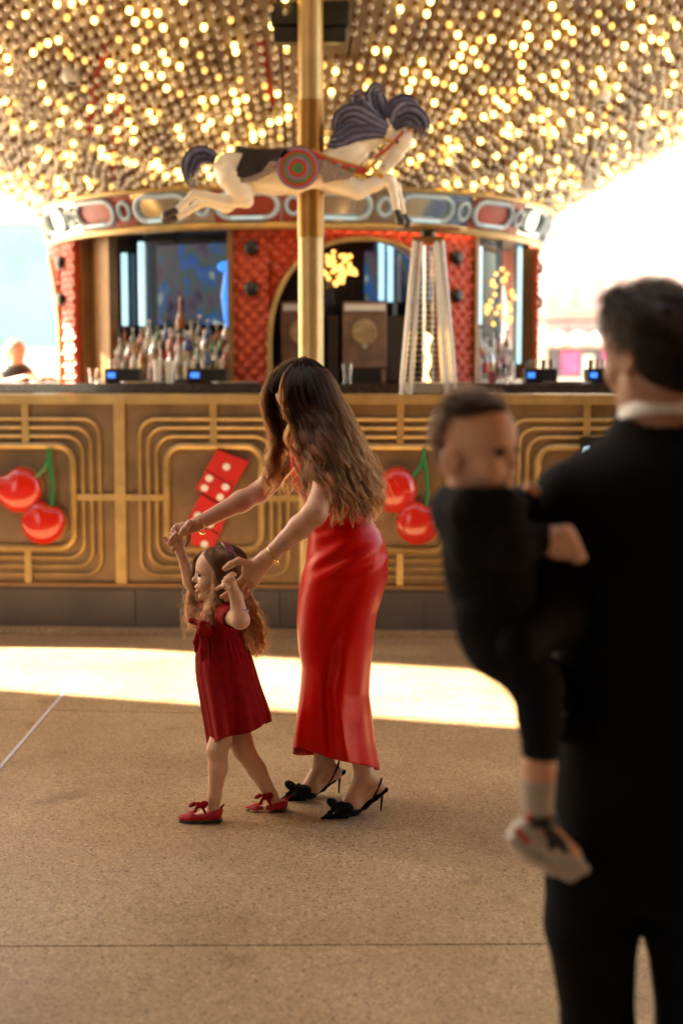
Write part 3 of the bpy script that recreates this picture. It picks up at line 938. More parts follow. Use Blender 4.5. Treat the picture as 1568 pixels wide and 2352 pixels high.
# ------------------------------------------------------------------ surroundings
# left: pale teal panel wall with a cream band; right: bright street facade
tw = empty('shop_facade', (-9, 30, 0), 'pale teal shop facade with cream band beyond the bar on the left', 'building')
def facade_box(e, u0, u1, v0, v1, Y, m_, name, depth=.3, dy=0, z0_=None):
    a, b = P(u0, v1, Y), P(u1, v0, Y)
    q = G(); zlo = a[2] if z0_ is None else z0_
    q.box(((a[0] + b[0]) / 2, Y + dy + depth / 2, (zlo + b[2]) / 2), (b[0] - a[0], depth, b[2] - zlo)); return q.obj(name, m_, e, smooth=False)
facade_box(tw, -700, 330, 300, 1176, 30, 'pale', 'wall', 6, 0, z0_=0.0)
facade_box(tw, -650, 140, 512, 800, 30, 'teal', 'window', .08, -.1)
facade_box(tw, -650, 140, 500, 511, 30, 'white', 'lintel', .3, -.3)
for uu in (-500, -350, -200):
    facade_box(tw, uu, uu + 8, 511, 800, 30, 'white', 'mullion', .1, -.2)
q = G(); q.tube([P(-20, 430, 16), P(90, 478, 16), P(200, 440, 16)], .035, 8)
tag(q.obj('garland', 'hyellow'), 'yellow garland strung below the canopy on the far left', 'garland')
rf = empty('street_facade', (12, 45, 0), 'bright white casino facade with faded pink awning across the street', 'building')
facade_box(rf, 1100, 2700, -200, 1176, 45, 'paler', 'wall', 8, 0, z0_=0.0)
for k in range(6):
    facade_box(rf, 1255 + k * 52, 1285 + k * 52, 640, 700, 45, 'palepink', 'window', .1, -.05)
facade_box(rf, 1240, 1700, 712, 716, 45, 'palepink', 'cornice', .4, -.4)
facade_box(rf, 1245, 1560, 768, 792, 45, 'palepink', 'awning', 1.2, -1.2)
facade_box(rf, 1245, 1600, 800, 868, 45, 'glassdark', 'shop_window', .1, -.08)
for (a_, b_, c_, d_, m_) in ((1285, 1330, 806, 860, 'magenta'), (1335, 1360, 815, 865, 'white'), (1380, 1410, 800, 850, 'magenta')):
    facade_box(rf, a_, b_, c_, d_, 45, m_, 'poster', .06, -.2)
facade_box(rf, 1235, 1250, 750, 900, 45, 'stucco', 'pillar', .5, -.6)
for (pts) in ([(1252, 737), (1376, 737)], [(1355, 758), (1357, 790 - 4), (1366, 792), (1374, 786), (1376, 758)], [(1238, 806 - 70), (1240, 733)], [(1300, 752), (1318, 775)], [(1240, 803 - 65), (1310, 738)]):
    q = G(); q.tube([P(u, v - 0, 44.7) for u, v in pts], .035, 6); q.obj('sign_letter', 'pink', rf)
for k in range(5):
    q = G(); q.sphere(P(1280 + k * 47, 778, 43.4), .20, 12, 8); q.obj('globe_light', 'white', rf)
# off to the left and overhead: unseen walls, pier and roof added to cast shade
hw_ = empty('shade_wall', (-10, 2, 0), 'unseen tall stucco wall added at left to shade the near plaza', 'building')
ye = 7.42 + (.287 / .958) * (10.0 - 1.78)
q = G(); q.box((-10.4, (ye - 9) / 2, 5.1), (.8, ye + 9, 10.2)); q.obj('wall', 'stucco', hw_, smooth=False)  # added wall, its end sets the near edge of the sun strip
for k in range(5):
    q = G(); q.box((-9.97, -5 + 3 * k, 1.6), (.06, 1.8, 2.4)); q.obj('window', 'glassdark', hw_, smooth=False)  # dark panes on the added shade wall
nw = empty('shade_pier', (-10.4, 11.8, 0), 'unseen tall stucco pier added at left to bound the sun strip', 'building')
q = G(); q.box((-10.4, 11.38 + .55, 5.1), (.8, 1.1, 10.2)); q.obj('wall', 'stucco', nw, smooth=False)  # added pier, shades the floor beyond the sun strip
pc = empty('shade_roof', (0, 0, 0), 'unseen roof added over the near plaza for shade and warm bounce', 'roof')
q = G(); q.box((1.5, -2.4, 5.6), (17, 14.2, .4)); q.obj('roof', 'ceil', pc, smooth=False)  # unseen roof added to keep skylight off the near plaza
q = G(); q.box((1.5, -9.3, 2.7), (17, .4, 5.4)); q.obj('back_blocker', 'wood', pc, smooth=False)  # unseen dark walls added to dim light from the camera side
q = G(); q.box((9.9, -2.7, 2.7), (.4, 13.0, 5.4)); q.obj('side_blocker', 'wood', pc, smooth=False)
for k in range(4):
    q = G(); q.box((-3.6 + 3.4 * k, -9.08, 1.3), (2.2, .06, 2.6)); q.obj('blocker_door', 'glassdark', pc, smooth=False)
for (x, y) in ((-6.5, -8.4), (9.4, 4.2)):
    q = G(); q.box((x, y, 2.7), (.5, .5, 5.4)); q.obj('shade_roof_column', 'stucco', pc, smooth=False)
# ------------------------------------------------------------------ signed-distance modelling of bodies
class SDF:
    def __init__(s):
        s.p = []
    def cone(s, a, b, ra, rb=None, k=.02, sub=False, sc=(1, 1, 1)):
        a, b = np.asarray(a, float), np.asarray(b, float)
        rb = ra if rb is None else rb
        sc = np.asarray(sc, float)
        m = max(ra, rb) * sc.max()
        def f(X):
            A, B = a / sc, b / sc
            ab = B - A
            L = max(1e-12, float(ab @ ab))
            pa = [X[i] / sc[i] - A[i] for i in range(3)]
            h = np.clip((pa[0] * ab[0] + pa[1] * ab[1] + pa[2] * ab[2]) / L, 0, 1)
            d = np.sqrt(sum((pa[i] - h * ab[i]) ** 2 for i in range(3)))
            return (d - (ra + (rb - ra) * h)) * sc.min()
        s.p.append((f, np.minimum(a, b) - m, np.maximum(a, b) + m, k, sub))
        return s
    def chain(s, pts, rad, k=.02, sc=(1, 1, 1)):
        for i in range(len(pts) - 1):
            s.cone(pts[i], pts[i + 1], rad[i], rad[i + 1], k, sc=sc)
        return s
    def ell(s, c, r, k=.02, rot=None, sub=False):
        c, r = np.asarray(c, float), np.asarray(r, float)
        Rm = np.eye(3) if rot is None else np.asarray(rot, float)      # columns = local axes
        m = r.max()
        def f(X):
            d = [X[i] - c[i] for i in range(3)]
            q = [d[0] * Rm[0, j] + d[1] * Rm[1, j] + d[2] * Rm[2, j] for j in range(3)]
            k0 = np.sqrt(sum((q[j] / r[j]) ** 2 for j in range(3)))
            k1 = np.sqrt(sum((q[j] / r[j] ** 2) ** 2 for j in range(3))) + 1e-9
            return k0 * (k0 - 1) / k1
        s.p.append((f, c - m, c + m, k, sub))
        return s
    def mesh(s, h, clip=None):
        add = [q for q in s.p if not q[4]]
        lo = np.min([q[1] for q in add], 0) - 3 * h - .01
        hi = np.max([q[2] for q in add], 0) + 3 * h + .01
        n = np.ceil((hi - lo) / h).astype(int) + 1
        ax = [(lo[i] + h * np.arange(n[i])).astype(np.float32) for i in range(3)]
        Fd = np.full(n, .2, np.float32)
        for f, a, b, k, sub in s.p:
            mg = k + 2.5 * h
            i0 = np.clip(np.floor((a - mg - lo) / h).astype(int), 0, n)
            i1 = np.clip(np.ceil((b + mg - lo) / h).astype(int) + 1, 0, n)
            if (i1 <= i0).any(): continue
            sl = tuple(slice(i0[j], i1[j]) for j in range(3))
            X = (ax[0][sl[0]][:, None, None], ax[1][sl[1]][None, :, None], ax[2][sl[2]][None, None, :])
            d = f(X).astype(np.float32)
            F0 = Fd[sl]
            if sub:
                d2 = -d
                hh = np.clip(.5 - .5 * (F0 - d2) / k, 0, 1)
                Fd[sl] = F0 + (d2 - F0) * hh + k * hh * (1 - hh)
            else:
                hh = np.clip(.5 + .5 * (F0 - d) / k, 0, 1)
                Fd[sl] = F0 + (d - F0) * hh - k * hh * (1 - hh)
        if clip:
            X = (ax[0][:, None, None], ax[1][None, :, None], ax[2][None, None, :])
            Fd = np.maximum(Fd, clip(X).astype(np.float32))
        return nets(Fd, lo, h)
def nets(Fd, lo, h):
    ins = Fd < 0
    n = np.array(Fd.shape)
    c = [ins[:-1, :-1, :-1], ins[1:, :-1, :-1], ins[:-1, 1:, :-1], ins[1:, 1:, :-1],
         ins[:-1, :-1, 1:], ins[1:, :-1, 1:], ins[:-1, 1:, 1:], ins[1:, 1:, 1:]]
    cnt = sum(q.astype(np.uint8) for q in c)
    act = (cnt > 0) & (cnt < 8)
    I = np.argwhere(act)
    idx = np.full(act.shape, -1, np.int64)
    idx[act] = np.arange(len(I))
    off = np.array([(0, 0, 0), (1, 0, 0), (0, 1, 0), (1, 1, 0), (0, 0, 1), (1, 0, 1), (0, 1, 1), (1, 1, 1)])
    val = np.stack([Fd[I[:, 0] + o[0], I[:, 1] + o[1], I[:, 2] + o[2]] for o in off], 1)
    acc = np.zeros((len(I), 3)); w = np.zeros(len(I))
    for a, b in ((0, 1), (2, 3), (4, 5), (6, 7), (0, 2), (1, 3), (4, 6), (5, 7), (0, 4), (1, 5), (2, 6), (3, 7)):
        fa, fb = val[:, a], val[:, b]
        m = (fa < 0) != (fb < 0)
        t = np.where(m, fa / np.where(m, fa - fb, 1), 0)
        acc += np.where(m[:, None], off[a] + t[:, None] * (off[b] - off[a]), 0)
        w += m
    V = (I + acc / w[:, None]) * h + lo
    faces = []
    for axn in range(3):
        A = [slice(None)] * 3; B = [slice(None)] * 3
        A[axn] = slice(0, -1); B[axn] = slice(1, None)
        a, b = ins[tuple(A)], ins[tuple(B)]
        e = np.argwhere(a != b)
        fl = a[e[:, 0], e[:, 1], e[:, 2]]
        u, v = [(1, 2), (2, 0), (0, 1)][axn]
        ok = (e[:, u] > 0) & (e[:, v] > 0) & (e[:, u] < n[u] - 1) & (e[:, v] < n[v] - 1)
        e, fl = e[ok], fl[ok]
        def cell(du, dv):
            q = e.copy(); q[:, u] -= du; q[:, v] -= dv
            return idx[q[:, 0], q[:, 1], q[:, 2]]
        Q = np.stack([cell(1, 1), cell(0, 1), cell(0, 0), cell(1, 0)], 1)
        Q[~fl] = Q[~fl][:, ::-1]
        faces.append(Q)
    return V, np.concatenate(faces)
def mesh_obj(name, V, Q, m, parent, subsmooth=0):
    me = bpy.data.meshes.new(name)
    V = V - np.array(parent['_o'])
    me.vertices.add(len(V)); me.vertices.foreach_set('co', V.astype(np.float32).ravel())
    k = Q.shape[1]
    me.loops.add(Q.size); me.loops.foreach_set('vertex_index', Q.astype(np.int32).ravel())
    me.polygons.add(len(Q)); me.polygons.foreach_set('loop_start', np.arange(0, Q.size, k, dtype=np.int32))
    me.update(calc_edges=True); me.validate()
    me.shade_smooth()
    me.materials.append(M[m] if isinstance(m, str) else m)
    o = bpy.data.objects.new(name, me); C.objects.link(o); o.parent = parent
    o['_o'] = tuple(parent['_o'])
    if subsmooth:
        md = o.modifiers.new('smooth', 'SMOOTH'); md.iterations = subsmooth; md.factor = .5
    return o
def frame(fwd, up):
    f = np.asarray(fwd, float); f = f / np.linalg.norm(f)
    u = np.asarray(up, float); l = np.cross(u, f); l /= np.linalg.norm(l)
    u = np.cross(f, l)
    return np.stack([f, l, u], 1)          # columns: forward, left, up
def head_sdf(S, base, Rm, hh, child=0.0, k=1.0, mouth=True, ears=True):
    """base = point below the chin level on the head axis; local x forward, y left, z up, unit = head height hh"""
    L = lambda x, y, z: np.asarray(base) + Rm @ (np.array((x, y, z)) * hh)
    r = lambda *q: np.array(q) * hh
    S.ell(L(-.03, 0, .63), r(.43, .335, .365), .02 * k, Rm)
    S.ell(L(.10, 0, .52 + .02 * child), r(.29, .285, .34), .03 * k, Rm)
    S.ell(L(.12, 0, .32), r(.24, .235, .27), .03 * k, Rm)
    S.cone(L(.29, 0, .075), L(.26, 0, .11), .075 * hh, .08 * hh, .02 * k)
    for y in (-1, 1):
        S.cone(L(.25, y * .06, .09), L(-.02, y * .225, .27), .06 * hh, .07 * hh, .02 * k)
        S.ell(L(.245, y * .155, .33), r(.10 + .03 * child, .11 + .02 * child, .12 + .02 * child), .02 * k, Rm)
        S.cone(L(.345, y * .05, .565), L(.28, y * .2, .565), .04 * hh, .04 * hh, .015 * k)
        S.ell(L(.405, y * .145, .49), r(.06, .075, .05), .012 * k, Rm, sub=True)
        if ears:
            S.ell(L(-.04, y * .335, .43), r(.085, .028, .115), .006, Rm)
            S.ell(L(-.03, y * .365, .44), r(.05, .02, .07), .006, Rm, sub=True)
    nt = .475 - .035 * child
    S.cone(L(.36, 0, .53), L(nt - .015, 0, .365 + .02 * child), .026 * hh, .036 * hh, .012 * k)
    S.ell(L(nt, 0, .365 + .02 * child), r(.042, .045, .038), .010 * k, Rm)
    for y in (-1, 1):
        S.ell(L(nt - .06, y * .052, .345 + .01 * child), r(.042, .032, .03), .008 * k, Rm)
    S.ell(L(.355, 0, .235), r(.07, .10, .07), .012 * k, Rm)
    S.cone(L(.40, -.02, .248), L(.40, .02, .248), .023 * hh, .023 * hh, .01 * k)
    S.cone(L(.385, -.03, .182), L(.385, .03, .182), .026 * hh, .026 * hh, .01 * k)
    if mouth:
        S.ell(L(.42, 0, .213), r(.05, .10, .016), .006, Rm, sub=True)
    return L
def face_parts(L, Rm, hh, e, hairm, lipm, sides=(-1, 1), brow=.008, open_=True, child=0, lash=.010):
    for y in sides:
        q = G(); q.sphere(L(.305, y * .14, .487), .064 * hh, 16, 10); ey = q.obj('eye', 'eyewhite', e, smooth='all')
        d = np.array((.86, y * .22, .02)); d /= np.linalg.norm(d)
        c = np.array((.305, y * .14, .487)) + d * .0565
        q = G(); q.sphere(L(*c), .033 * hh, 12, 8); q.obj('iris', 'iris', ey, smooth='all')
        q = G(); q.tube([L(.345, y * .085, .505), L(.377, y * .135, .528), L(.345, y * .205, .512)], lash * hh, 6); q.obj('eyelash', hairm, e)
        q = G(); q.tube([L(.335, y * .08, .503), L(.36, y * .14, .541), L(.31, y * .215, .520)], .014 * hh, 8); q.obj('eyelid', 'skin', e)
        q = G(); q.tube([L(.372, y * .06, .592), L(.358, y * .14, .625), L(.285, y * .235, .600)], [brow * hh * 1.3, brow * hh * 1.9, brow * hh * .9], 6); q.obj('eyebrow', hairm, e)
    q = G(); q.tube([L(.345, -.095, .222), L(.395, -.045, .245), L(.408, 0, .24), L(.395, .045, .245), L(.345, .095, .222)], [.006 * hh, .016 * hh, .018 * hh, .016 * hh, .006 * hh], 8); q.obj('upper_lip', lipm, e)
    q = G(); q.tube([L(.345, -.09, .21), L(.385, -.045, .178), L(.395, 0, .172), L(.385, .045, .178), L(.345, .09, .21)], [.006 * hh, .018 * hh, .022 * hh, .018 * hh, .006 * hh], 8); q.obj('lower_lip', lipm, e)
    if open_:
        q = G(); q.tube([L(.345, -.07, .218), L(.385, 0, .222), L(.345, .07, .218)], .011 * hh, 8); q.obj('teeth', 'white', e)
M['skin'] = mat('skin', (0.54, 0.28, 0.17), 0.42, sss=.12, var=.09, vscale=18, bump=.08, bscale=180, spec=.35)
M['skinchild'] = mat('child_skin', (0.62, 0.35, 0.225), 0.42, sss=.12, var=.05, vscale=16, spec=.4)
M['skinman'] = mat('man_skin', (0.46, 0.235, 0.15), 0.45, sss=.1, var=.06, vscale=14, spec=.4)
M['eyewhite'] = mat('eye_white', (.42, .37, .34), .2)
M['iris'] = mat('brown_iris', (.035, .018, .01), .08)
M['lip'] = mat('lip_rose', (.46, .16, .13), .3)
def hairmat(name, c0, c1):
    m = bpy.data.materials.new(name)
    m.use_nodes = True
    nt = m.node_tree
    nt.nodes.remove(nt.nodes['Principled BSDF'])
    out = [n for n in nt.nodes if n.type == 'OUTPUT_MATERIAL'][0]
    b = nt.nodes.new('ShaderNodeBsdfHairPrincipled')
    b.parametrization = 'COLOR'
    hi = nt.nodes.new('ShaderNodeHairInfo')
    cr = nt.nodes.new('ShaderNodeValToRGB')
    cr.color_ramp.elements[0].color = (*c0, 1)
    cr.color_ramp.elements[1].color = (*c1, 1)
    cr.color_ramp.elements[0].position = .12
    cr.color_ramp.elements[1].position = .9
    nt.links.new(hi.outputs['Intercept'], cr.inputs['Fac'])
    at = nt.nodes.new('ShaderNodeAttribute'); at.attribute_name = 'tone'
    ad = nt.nodes.new('ShaderNodeMath'); ad.operation = 'MULTIPLY_ADD'; ad.inputs[1].default_value = .6; ad.inputs[2].default_value = -.3
    nt.links.new(hi.outputs['Random'], ad.inputs[0])
    a2 = nt.nodes.new('ShaderNodeMath'); a2.operation = 'ADD'
    nt.links.new(at.outputs['Fac'], a2.inputs[0]); nt.links.new(ad.outputs[0], a2.inputs[1])
    mx = nt.nodes.new('ShaderNodeMix'); mx.data_type = 'RGBA'; mx.blend_type = 'MULTIPLY'
    mx.inputs['Factor'].default_value = 1
    nt.links.new(cr.outputs['Color'], mx.inputs[6]); nt.links.new(a2.outputs[0], mx.inputs[7])
    nt.links.new(mx.outputs[2], b.inputs['Color'])
    b.inputs['Roughness'].default_value = .36
    b.inputs['Radial Roughness'].default_value = .6
    b.inputs['IOR'].default_value = 1.33
    nt.links.new(b.outputs[0], out.inputs['Surface'])
    return m
M['hair_w'] = hairmat('brown_hair', (.0070, .0026, .0010), (.085, .026, .0075))
M['hair_g'] = hairmat('light_brown_hair', (.055, .020, .0075), (.15, .050, .016))
M['haircap_w'] = mat('brown_hair_mass', (.016, .008, .004), .8, spec=.03, var=.4, vscale=60)
M['haircap_g'] = mat('light_brown_hair_mass', (.07, .035, .017), .8, spec=.05, var=.4, vscale=60)
M['hair_dark'] = mat('dark_hair', (.012, .008, .006), .55, spec=.2, var=.4, vscale=70, bump=.4, bscale=160)
M['browhair'] = mat('brow_brown', (.055, .028, .016), .6)

def spline(pts, n):
    P_ = np.asarray(pts, float); m = len(P_)
    d = np.r_[0, np.cumsum(np.linalg.norm(np.diff(P_[:, :3], axis=0), axis=1))]
    t = d / d[-1]
    out = []
    tn = np.linspace(0, 1, n)
    # Catmull-Rom tangents
    T = np.zeros_like(P_)
    T[1:-1] = (P_[2:] - P_[:-2]) / (t[2:] - t[:-2])[:, None]
    T[0] = (P_[1] - P_[0]) / (t[1] - t[0]); T[-1] = (P_[-1] - P_[-2]) / (t[-1] - t[-2])
    k = np.clip(np.searchsorted(t, tn, 'right') - 1, 0, m - 2)
    h = (t[k + 1] - t[k]); x = (tn - t[k]) / h
    h00, h10, h01, h11 = 2 * x**3 - 3 * x**2 + 1, x**3 - 2 * x**2 + x, -2 * x**3 + 3 * x**2, x**3 - x**2
    return h00[:, None] * P_[k] + (h10 * h)[:, None] * T[k] + h01[:, None] * P_[k + 1] + (h11 * h)[:, None] * T[k + 1]
def hair(name, guides, e, m, nlock=150, nstr=50, npt=26, spread=.011, wave=.012, wl=.11, rad=.00045, fly=.08, short=.15, bias=1.0, tr=(.45, 1.55)):
    """guides: rows of 3-D polylines; neighbours in the same row are blended into locks"""
    gs = [[spline(q, npt) for q in row] for row in guides]
    allp, tone = [], []
    s = np.linspace(0, 1, npt)
    for _ in range(nlock):
        row = gs[rng.choice(len(gs), p=np.array([len(q) - .5 for q in gs]) / sum(len(q) - .5 for q in gs))]
        if len(row) == 1: c = row[0].copy()
        else:
            x = rng.random() ** bias * (len(row) - 1); i = min(int(x), len(row) - 2)
            c = row[i] * (1 - (x - i)) + row[i + 1] * (x - i)
        L = np.sum(np.linalg.norm(np.diff(c, axis=0), axis=1))
        c = c + rng.normal(0, .006, 3) * s[:, None]
        cut = 1 - short * rng.random() ** 1.5
        ph = rng.random() * 6.28; wv = wave * rng.uniform(.55, 1.45); w_ = wl * rng.uniform(.85, 1.2)
        ang = 2 * math.pi * s * L / w_ + ph
        amp = wv * np.clip((s - .18) / .35, 0, 1)
        c = c + np.stack([amp * np.cos(ang), amp * .8 * np.sin(ang), 0 * s], 1)
        k = nstr
        tn = rng.uniform(*tr)
        off = rng.normal(0, 1, (k, 3)) * spread * rng.uniform(.45, 1.2)
        prof = (.6 + .6 * np.sin(np.clip(s * 1.15, 0, 1) * math.pi)) * (1 - .55 * s ** 3)
        for j in range(k):
            x = c + off[j] * prof[:, None]
            if rng.random() < fly:
                f = rng.normal(0, 1, 3) * .030
                x = x + f * (s[:, None] ** 2) + rng.normal(0, .006) * np.stack([np.sin(s * 17 + j), np.cos(s * 13 + j), 0 * s], 1) * s[:, None]
            st = np.linspace(0, cut * rng.uniform(.9, 1), npt)
            xi = np.stack([np.interp(st, s, x[:, d]) for d in range(3)], 1)
            allp.append(xi); tone.append(tn)
    A = np.array(allp) - np.array(e['_o'])
    hc = bpy.data.hair_curves.new(name)
    hc.add_curves([npt] * len(A))
    hc.points.foreach_set('position', A.astype(np.float32).ravel())
    rr = np.tile((rad * (1 - .6 * s ** 2)), len(A)).astype(np.float32)
    at = hc.attributes.get('radius') or hc.attributes.new('radius', 'FLOAT', 'POINT')
    at.data.foreach_set('value', rr)
    ta = hc.attributes.new('tone', 'FLOAT', 'CURVE'); ta.data.foreach_set('value', np.array(tone, np.float32))
    hc.materials.append(M[m])
    o = bpy.data.objects.new(name, hc); C.objects.link(o); o.parent = e
    return o
def loft(name, lv, m, e, nr=90, ns=140, fold=None, thick=.0025, hem=None, closed=True, power=2.0):
    """lv rows: (v, uL, uR, Y centre, half depth[, slant px]) -> cloth tube through the photographed outline"""
    lv = np.array([tuple(q) + (0,) * (6 - len(q)) for q in lv], float)
    x = (lv[:, 0] - lv[0, 0]) / (lv[-1, 0] - lv[0, 0])
    sp = spline(np.c_[lv[:, 0], lv[:, 1:6]], nr) if False else None
    tt = np.linspace(0, 1, nr)
    rows = []
    for t in tt:
        # monotone-ish cubic through np.interp on a smoothed table
        rows.append([np.interp(t, x, lv[:, j]) for j in range(6)])
    rows = np.array(rows)
    ker = np.array([1, 2, 3, 2, 1.]); ker /= ker.sum()
    for j in range(1, 6):
        pad = np.r_[[rows[0, j] * 2 - rows[k, j] for k in (2, 1)], rows[:, j], [rows[-1, j] * 2 - rows[-k, j] for k in (2, 3)]]
        rows[:, j] = np.convolve(pad, ker, 'valid')
    pts = np.zeros((nr, ns, 3))
    for i, (v, uL, uR, Yc, hd, sl) in enumerate(rows):
        for j in range(ns):
            a = 2 * math.pi * j / ns
            ca, sa = math.cos(a), math.sin(a)
            ex = 2 / power
            cx = math.copysign(abs(ca) ** ex, ca); cy = math.copysign(abs(sa) ** ex, sa)
            f = fold(a, i / (nr - 1), v) if fold else (0, 0)
            u = (uL + uR) / 2 + (uR - uL) / 2 * cx
            vv = v + sl * cx + (hem(a) * max(0, (i / (nr - 1) - .75) / .25) if hem else 0)
            Y = Yc + (hd + f[0]) * cy
            p = P(u, vv, Y)
            p[0] += f[1] * ca
            pts[i, j] = p
    V = pts.reshape(-1, 3)
    Q = np.array([(i * ns + j, i * ns + (j + 1) % ns, (i + 1) * ns + (j + 1) % ns, (i + 1) * ns + j) for i in range(nr - 1) for j in range(ns)])[:, ::-1]
    o = mesh_obj(name, V, Q, m, e)
    if thick:
        md = o.modifiers.new('thickness', 'SOLIDIFY'); md.thickness = thick; md.offset = -1
    return o
# ================================================================== woman
def pp(u, v, Y): return P(u, v, Y)
WY = 5.40
woman = empty('person', tuple(G0(800, 1855)), 'woman with long wavy brown hair and red satin gown leaning over the small girl', 'person')
k_ = 1 / 600.0
S = SDF()
# torso, neck, head
pel, wai, che, nb = pp(800, 1290, WY), pp(778, 1195, WY), pp(748, 1090, WY), pp(722, 1005, WY)
S.cone(pel, wai, .09, .07, .04, sc=(1, 1.3, 1))
S.cone(wai, che, .07, .082, .04, sc=(1, 1.3, 1))
S.cone(che, nb, .082, .055, .04, sc=(1, 1.3, 1))
S.cone(nb, pp(702, 955, WY), .052, .047, .03)
fw = np.array((-.80, -.14, -.60)); up = np.array((-.58, 0, .80))
HR = frame(fw, up)
hh = .222
hb = pp(690, 898, WY) - HR @ (np.array((0, 0, .56)) * hh)
Lw = head_sdf(S, hb, HR, hh, 0, mouth=False)
S.cone(Lw(-.1, 0, .2), nb, .05, .055, .03)
# shoulders and arms: near (left) arm, far (right) arm
nsh, nel, nwr = pp(765, 1043, 5.24), pp(722, 1180, 5.10), pp(611, 1283, 5.12)
fsh, fel, fwr = pp(694, 1035, 5.57), pp(597, 1130, 5.60), pp(452, 1204, 5.42)
S.cone(nb + (0.01, 0, 0), nsh, .055, .05, .04)
S.cone(nb + (0.01, 0, 0), fsh, .055, .05, .04)
S.chain([nsh, (nsh + nel) / 2 + (.012, 0, 0), nel], [.052, .048, .042], .02)
S.chain([nel, nel * .72 + nwr * .28, nwr], [.042, .041, .026], .02)
S.chain([fsh, (fsh + fel) / 2, fel], [.052, .046, .040], .02)
S.chain([fel, fel * .7 + fwr * .3, fwr], [.040, .041, .026], .02)
# near hand: back of the hand towards the camera, fingers spread down-left
def fing(Sx, pts, r, k=.006):
    q = [pp(*a) for a in pts]
    Sx.chain(q, list(np.linspace(r, r * .78, len(q))), k)
    return q
S.cone(nwr, pp(574, 1318, 5.125), .027, .028, .012, sc=(1, .8, 1))
S.cone(nwr, pp(580, 1338, 5.14), .026, .022, .012, sc=(1, .8, 1))
S.cone(nwr, pp(566, 1306, 5.12), .024, .018, .012)
fing(S, [(575, 1295, 5.115), (548, 1288, 5.09), (530, 1297, 5.08), (517, 1306, 5.08)], .0135, .010)      # thumb
fing(S, [(566, 1316, 5.13), (549, 1336, 5.13), (530, 1357, 5.12), (509, 1371, 5.10)], .0108)
fing(S, [(571, 1328, 5.135), (556, 1348, 5.13), (539, 1366, 5.125), (519, 1377, 5.11)], .0105)
fing(S, [(577, 1338, 5.145), (566, 1357, 5.145), (552, 1371, 5.15), (537, 1376, 5.155)], .0100)
fing(S, [(584, 1343, 5.15), (573, 1360, 5.155), (559, 1373, 5.165), (547, 1382, 5.17)], .0090)
# far hand: thumb on top, fingers curled round the child's hand
S.cone(fwr, pp(422, 1216, 5.40), .026, .025, .012, sc=(1, .85, 1))
fing(S, [(436, 1200, 5.385), (424, 1216, 5.36), (414, 1228, 5.355)], .0125, .010)
fing(S, [(420, 1205, 5.40), (406, 1209, 5.40), (398, 1218, 5.385), (405, 1226, 5.37)], .0105)
fing(S, [(420, 1212, 5.415), (403, 1216, 5.42), (394, 1227, 5.40), (402, 1235, 5.385)], .0102)
fing(S, [(424, 1220, 5.425), (414, 1236, 5.43), (408, 1248, 5.42), (405, 1256, 5.40)], .0100)
fing(S, [(436, 1222, 5.42), (434, 1240, 5.42), (427, 1255, 5.415), (423, 1263, 5.40)], .0092)
# legs and feet
nk, fk = pp(775, 1520, 5.345), pp(745, 1500, 5.47)
nan, fan = pp(838, 1782, 5.33), pp(742, 1748, 5.54)
S.chain([pp(800, 1310, 5.36), nk, nan], [.07, .046, .031], .02)
S.chain([pp(785, 1310, 5.45), fk, fan], [.07, .046, .031], .02)
S.cone(nk * .5 + nan * .5 + (.0, 0, 0), nan, .042, .031, .02)
S.cone(fk * .65 + fan * .35 + (.01, 0, 0), fan, .048, .031, .02)
nh, nbll, nt_ = pp(868, 1806, 5.33), pp(786, 1868, 5.265), pp(752, 1875, 5.25)
S.cone(nan, nh, .029, .023, .02); S.cone(nan, pp(800, 1842, 5.29), .030, .026, .025); S.chain([nh, pp(815, 1846, 5.30), nbll, nt_], [.021, .022, .019, .010], .02, sc=(1, 1.15, 1))
fh, fb, ft = pp(772, 1774, 5.55), pp(696, 1826, 5.495), pp(664, 1829, 5.48)
S.cone(fan, fh, .029, .022, .02); S.cone(fan, pp(710, 1802, 5.51), .030, .026, .025); S.chain([fh, pp(722, 1808, 5.52), fb, ft], [.021, .022, .019, .010], .02, sc=(1, 1.15, 1))
V, Q = S.mesh(.0038)
mesh_obj('body', V, Q, 'skin', woman)
face_parts(Lw, HR, hh, woman, 'browhair', 'lip', open_=False)
# jewellery
M['jewel'] = mat('yellow_gold', (.75, .48, .16), .18, 1.0)
def ringtube(c, ax, r, tr, m, nm_, e, n=32, sq=1.0):
    ax = np.asarray(ax, float); ax /= np.linalg.norm(ax)
    x = np.cross(ax, (0, 1, 0)); x /= np.linalg.norm(x); y = np.cross(ax, x)
    q = G(); q.tube([np.asarray(c) + r * (math.cos(a) * x + sq * math.sin(a) * y) for a in np.linspace(0, 2 * math.pi, n, endpoint=False)], tr, 8, closed=True)
    return q.obj(nm_, m, e)
ringtube(pp(628, 1276, 5.115), (nwr - nel) + np.array((0, 0, .06)), .037, .0032, 'jewel', 'bangle', woman)
ringtube(pp(457, 1208, 5.43), (fwr - fel) + np.array((0, 0, -.03)), .037, .0032, 'jewel', 'bangle', woman)
q = G(); q.sphere(pp(551, 1357, 5.12), .006, 8, 6); q.obj('finger_ring', 'jewel', woman)

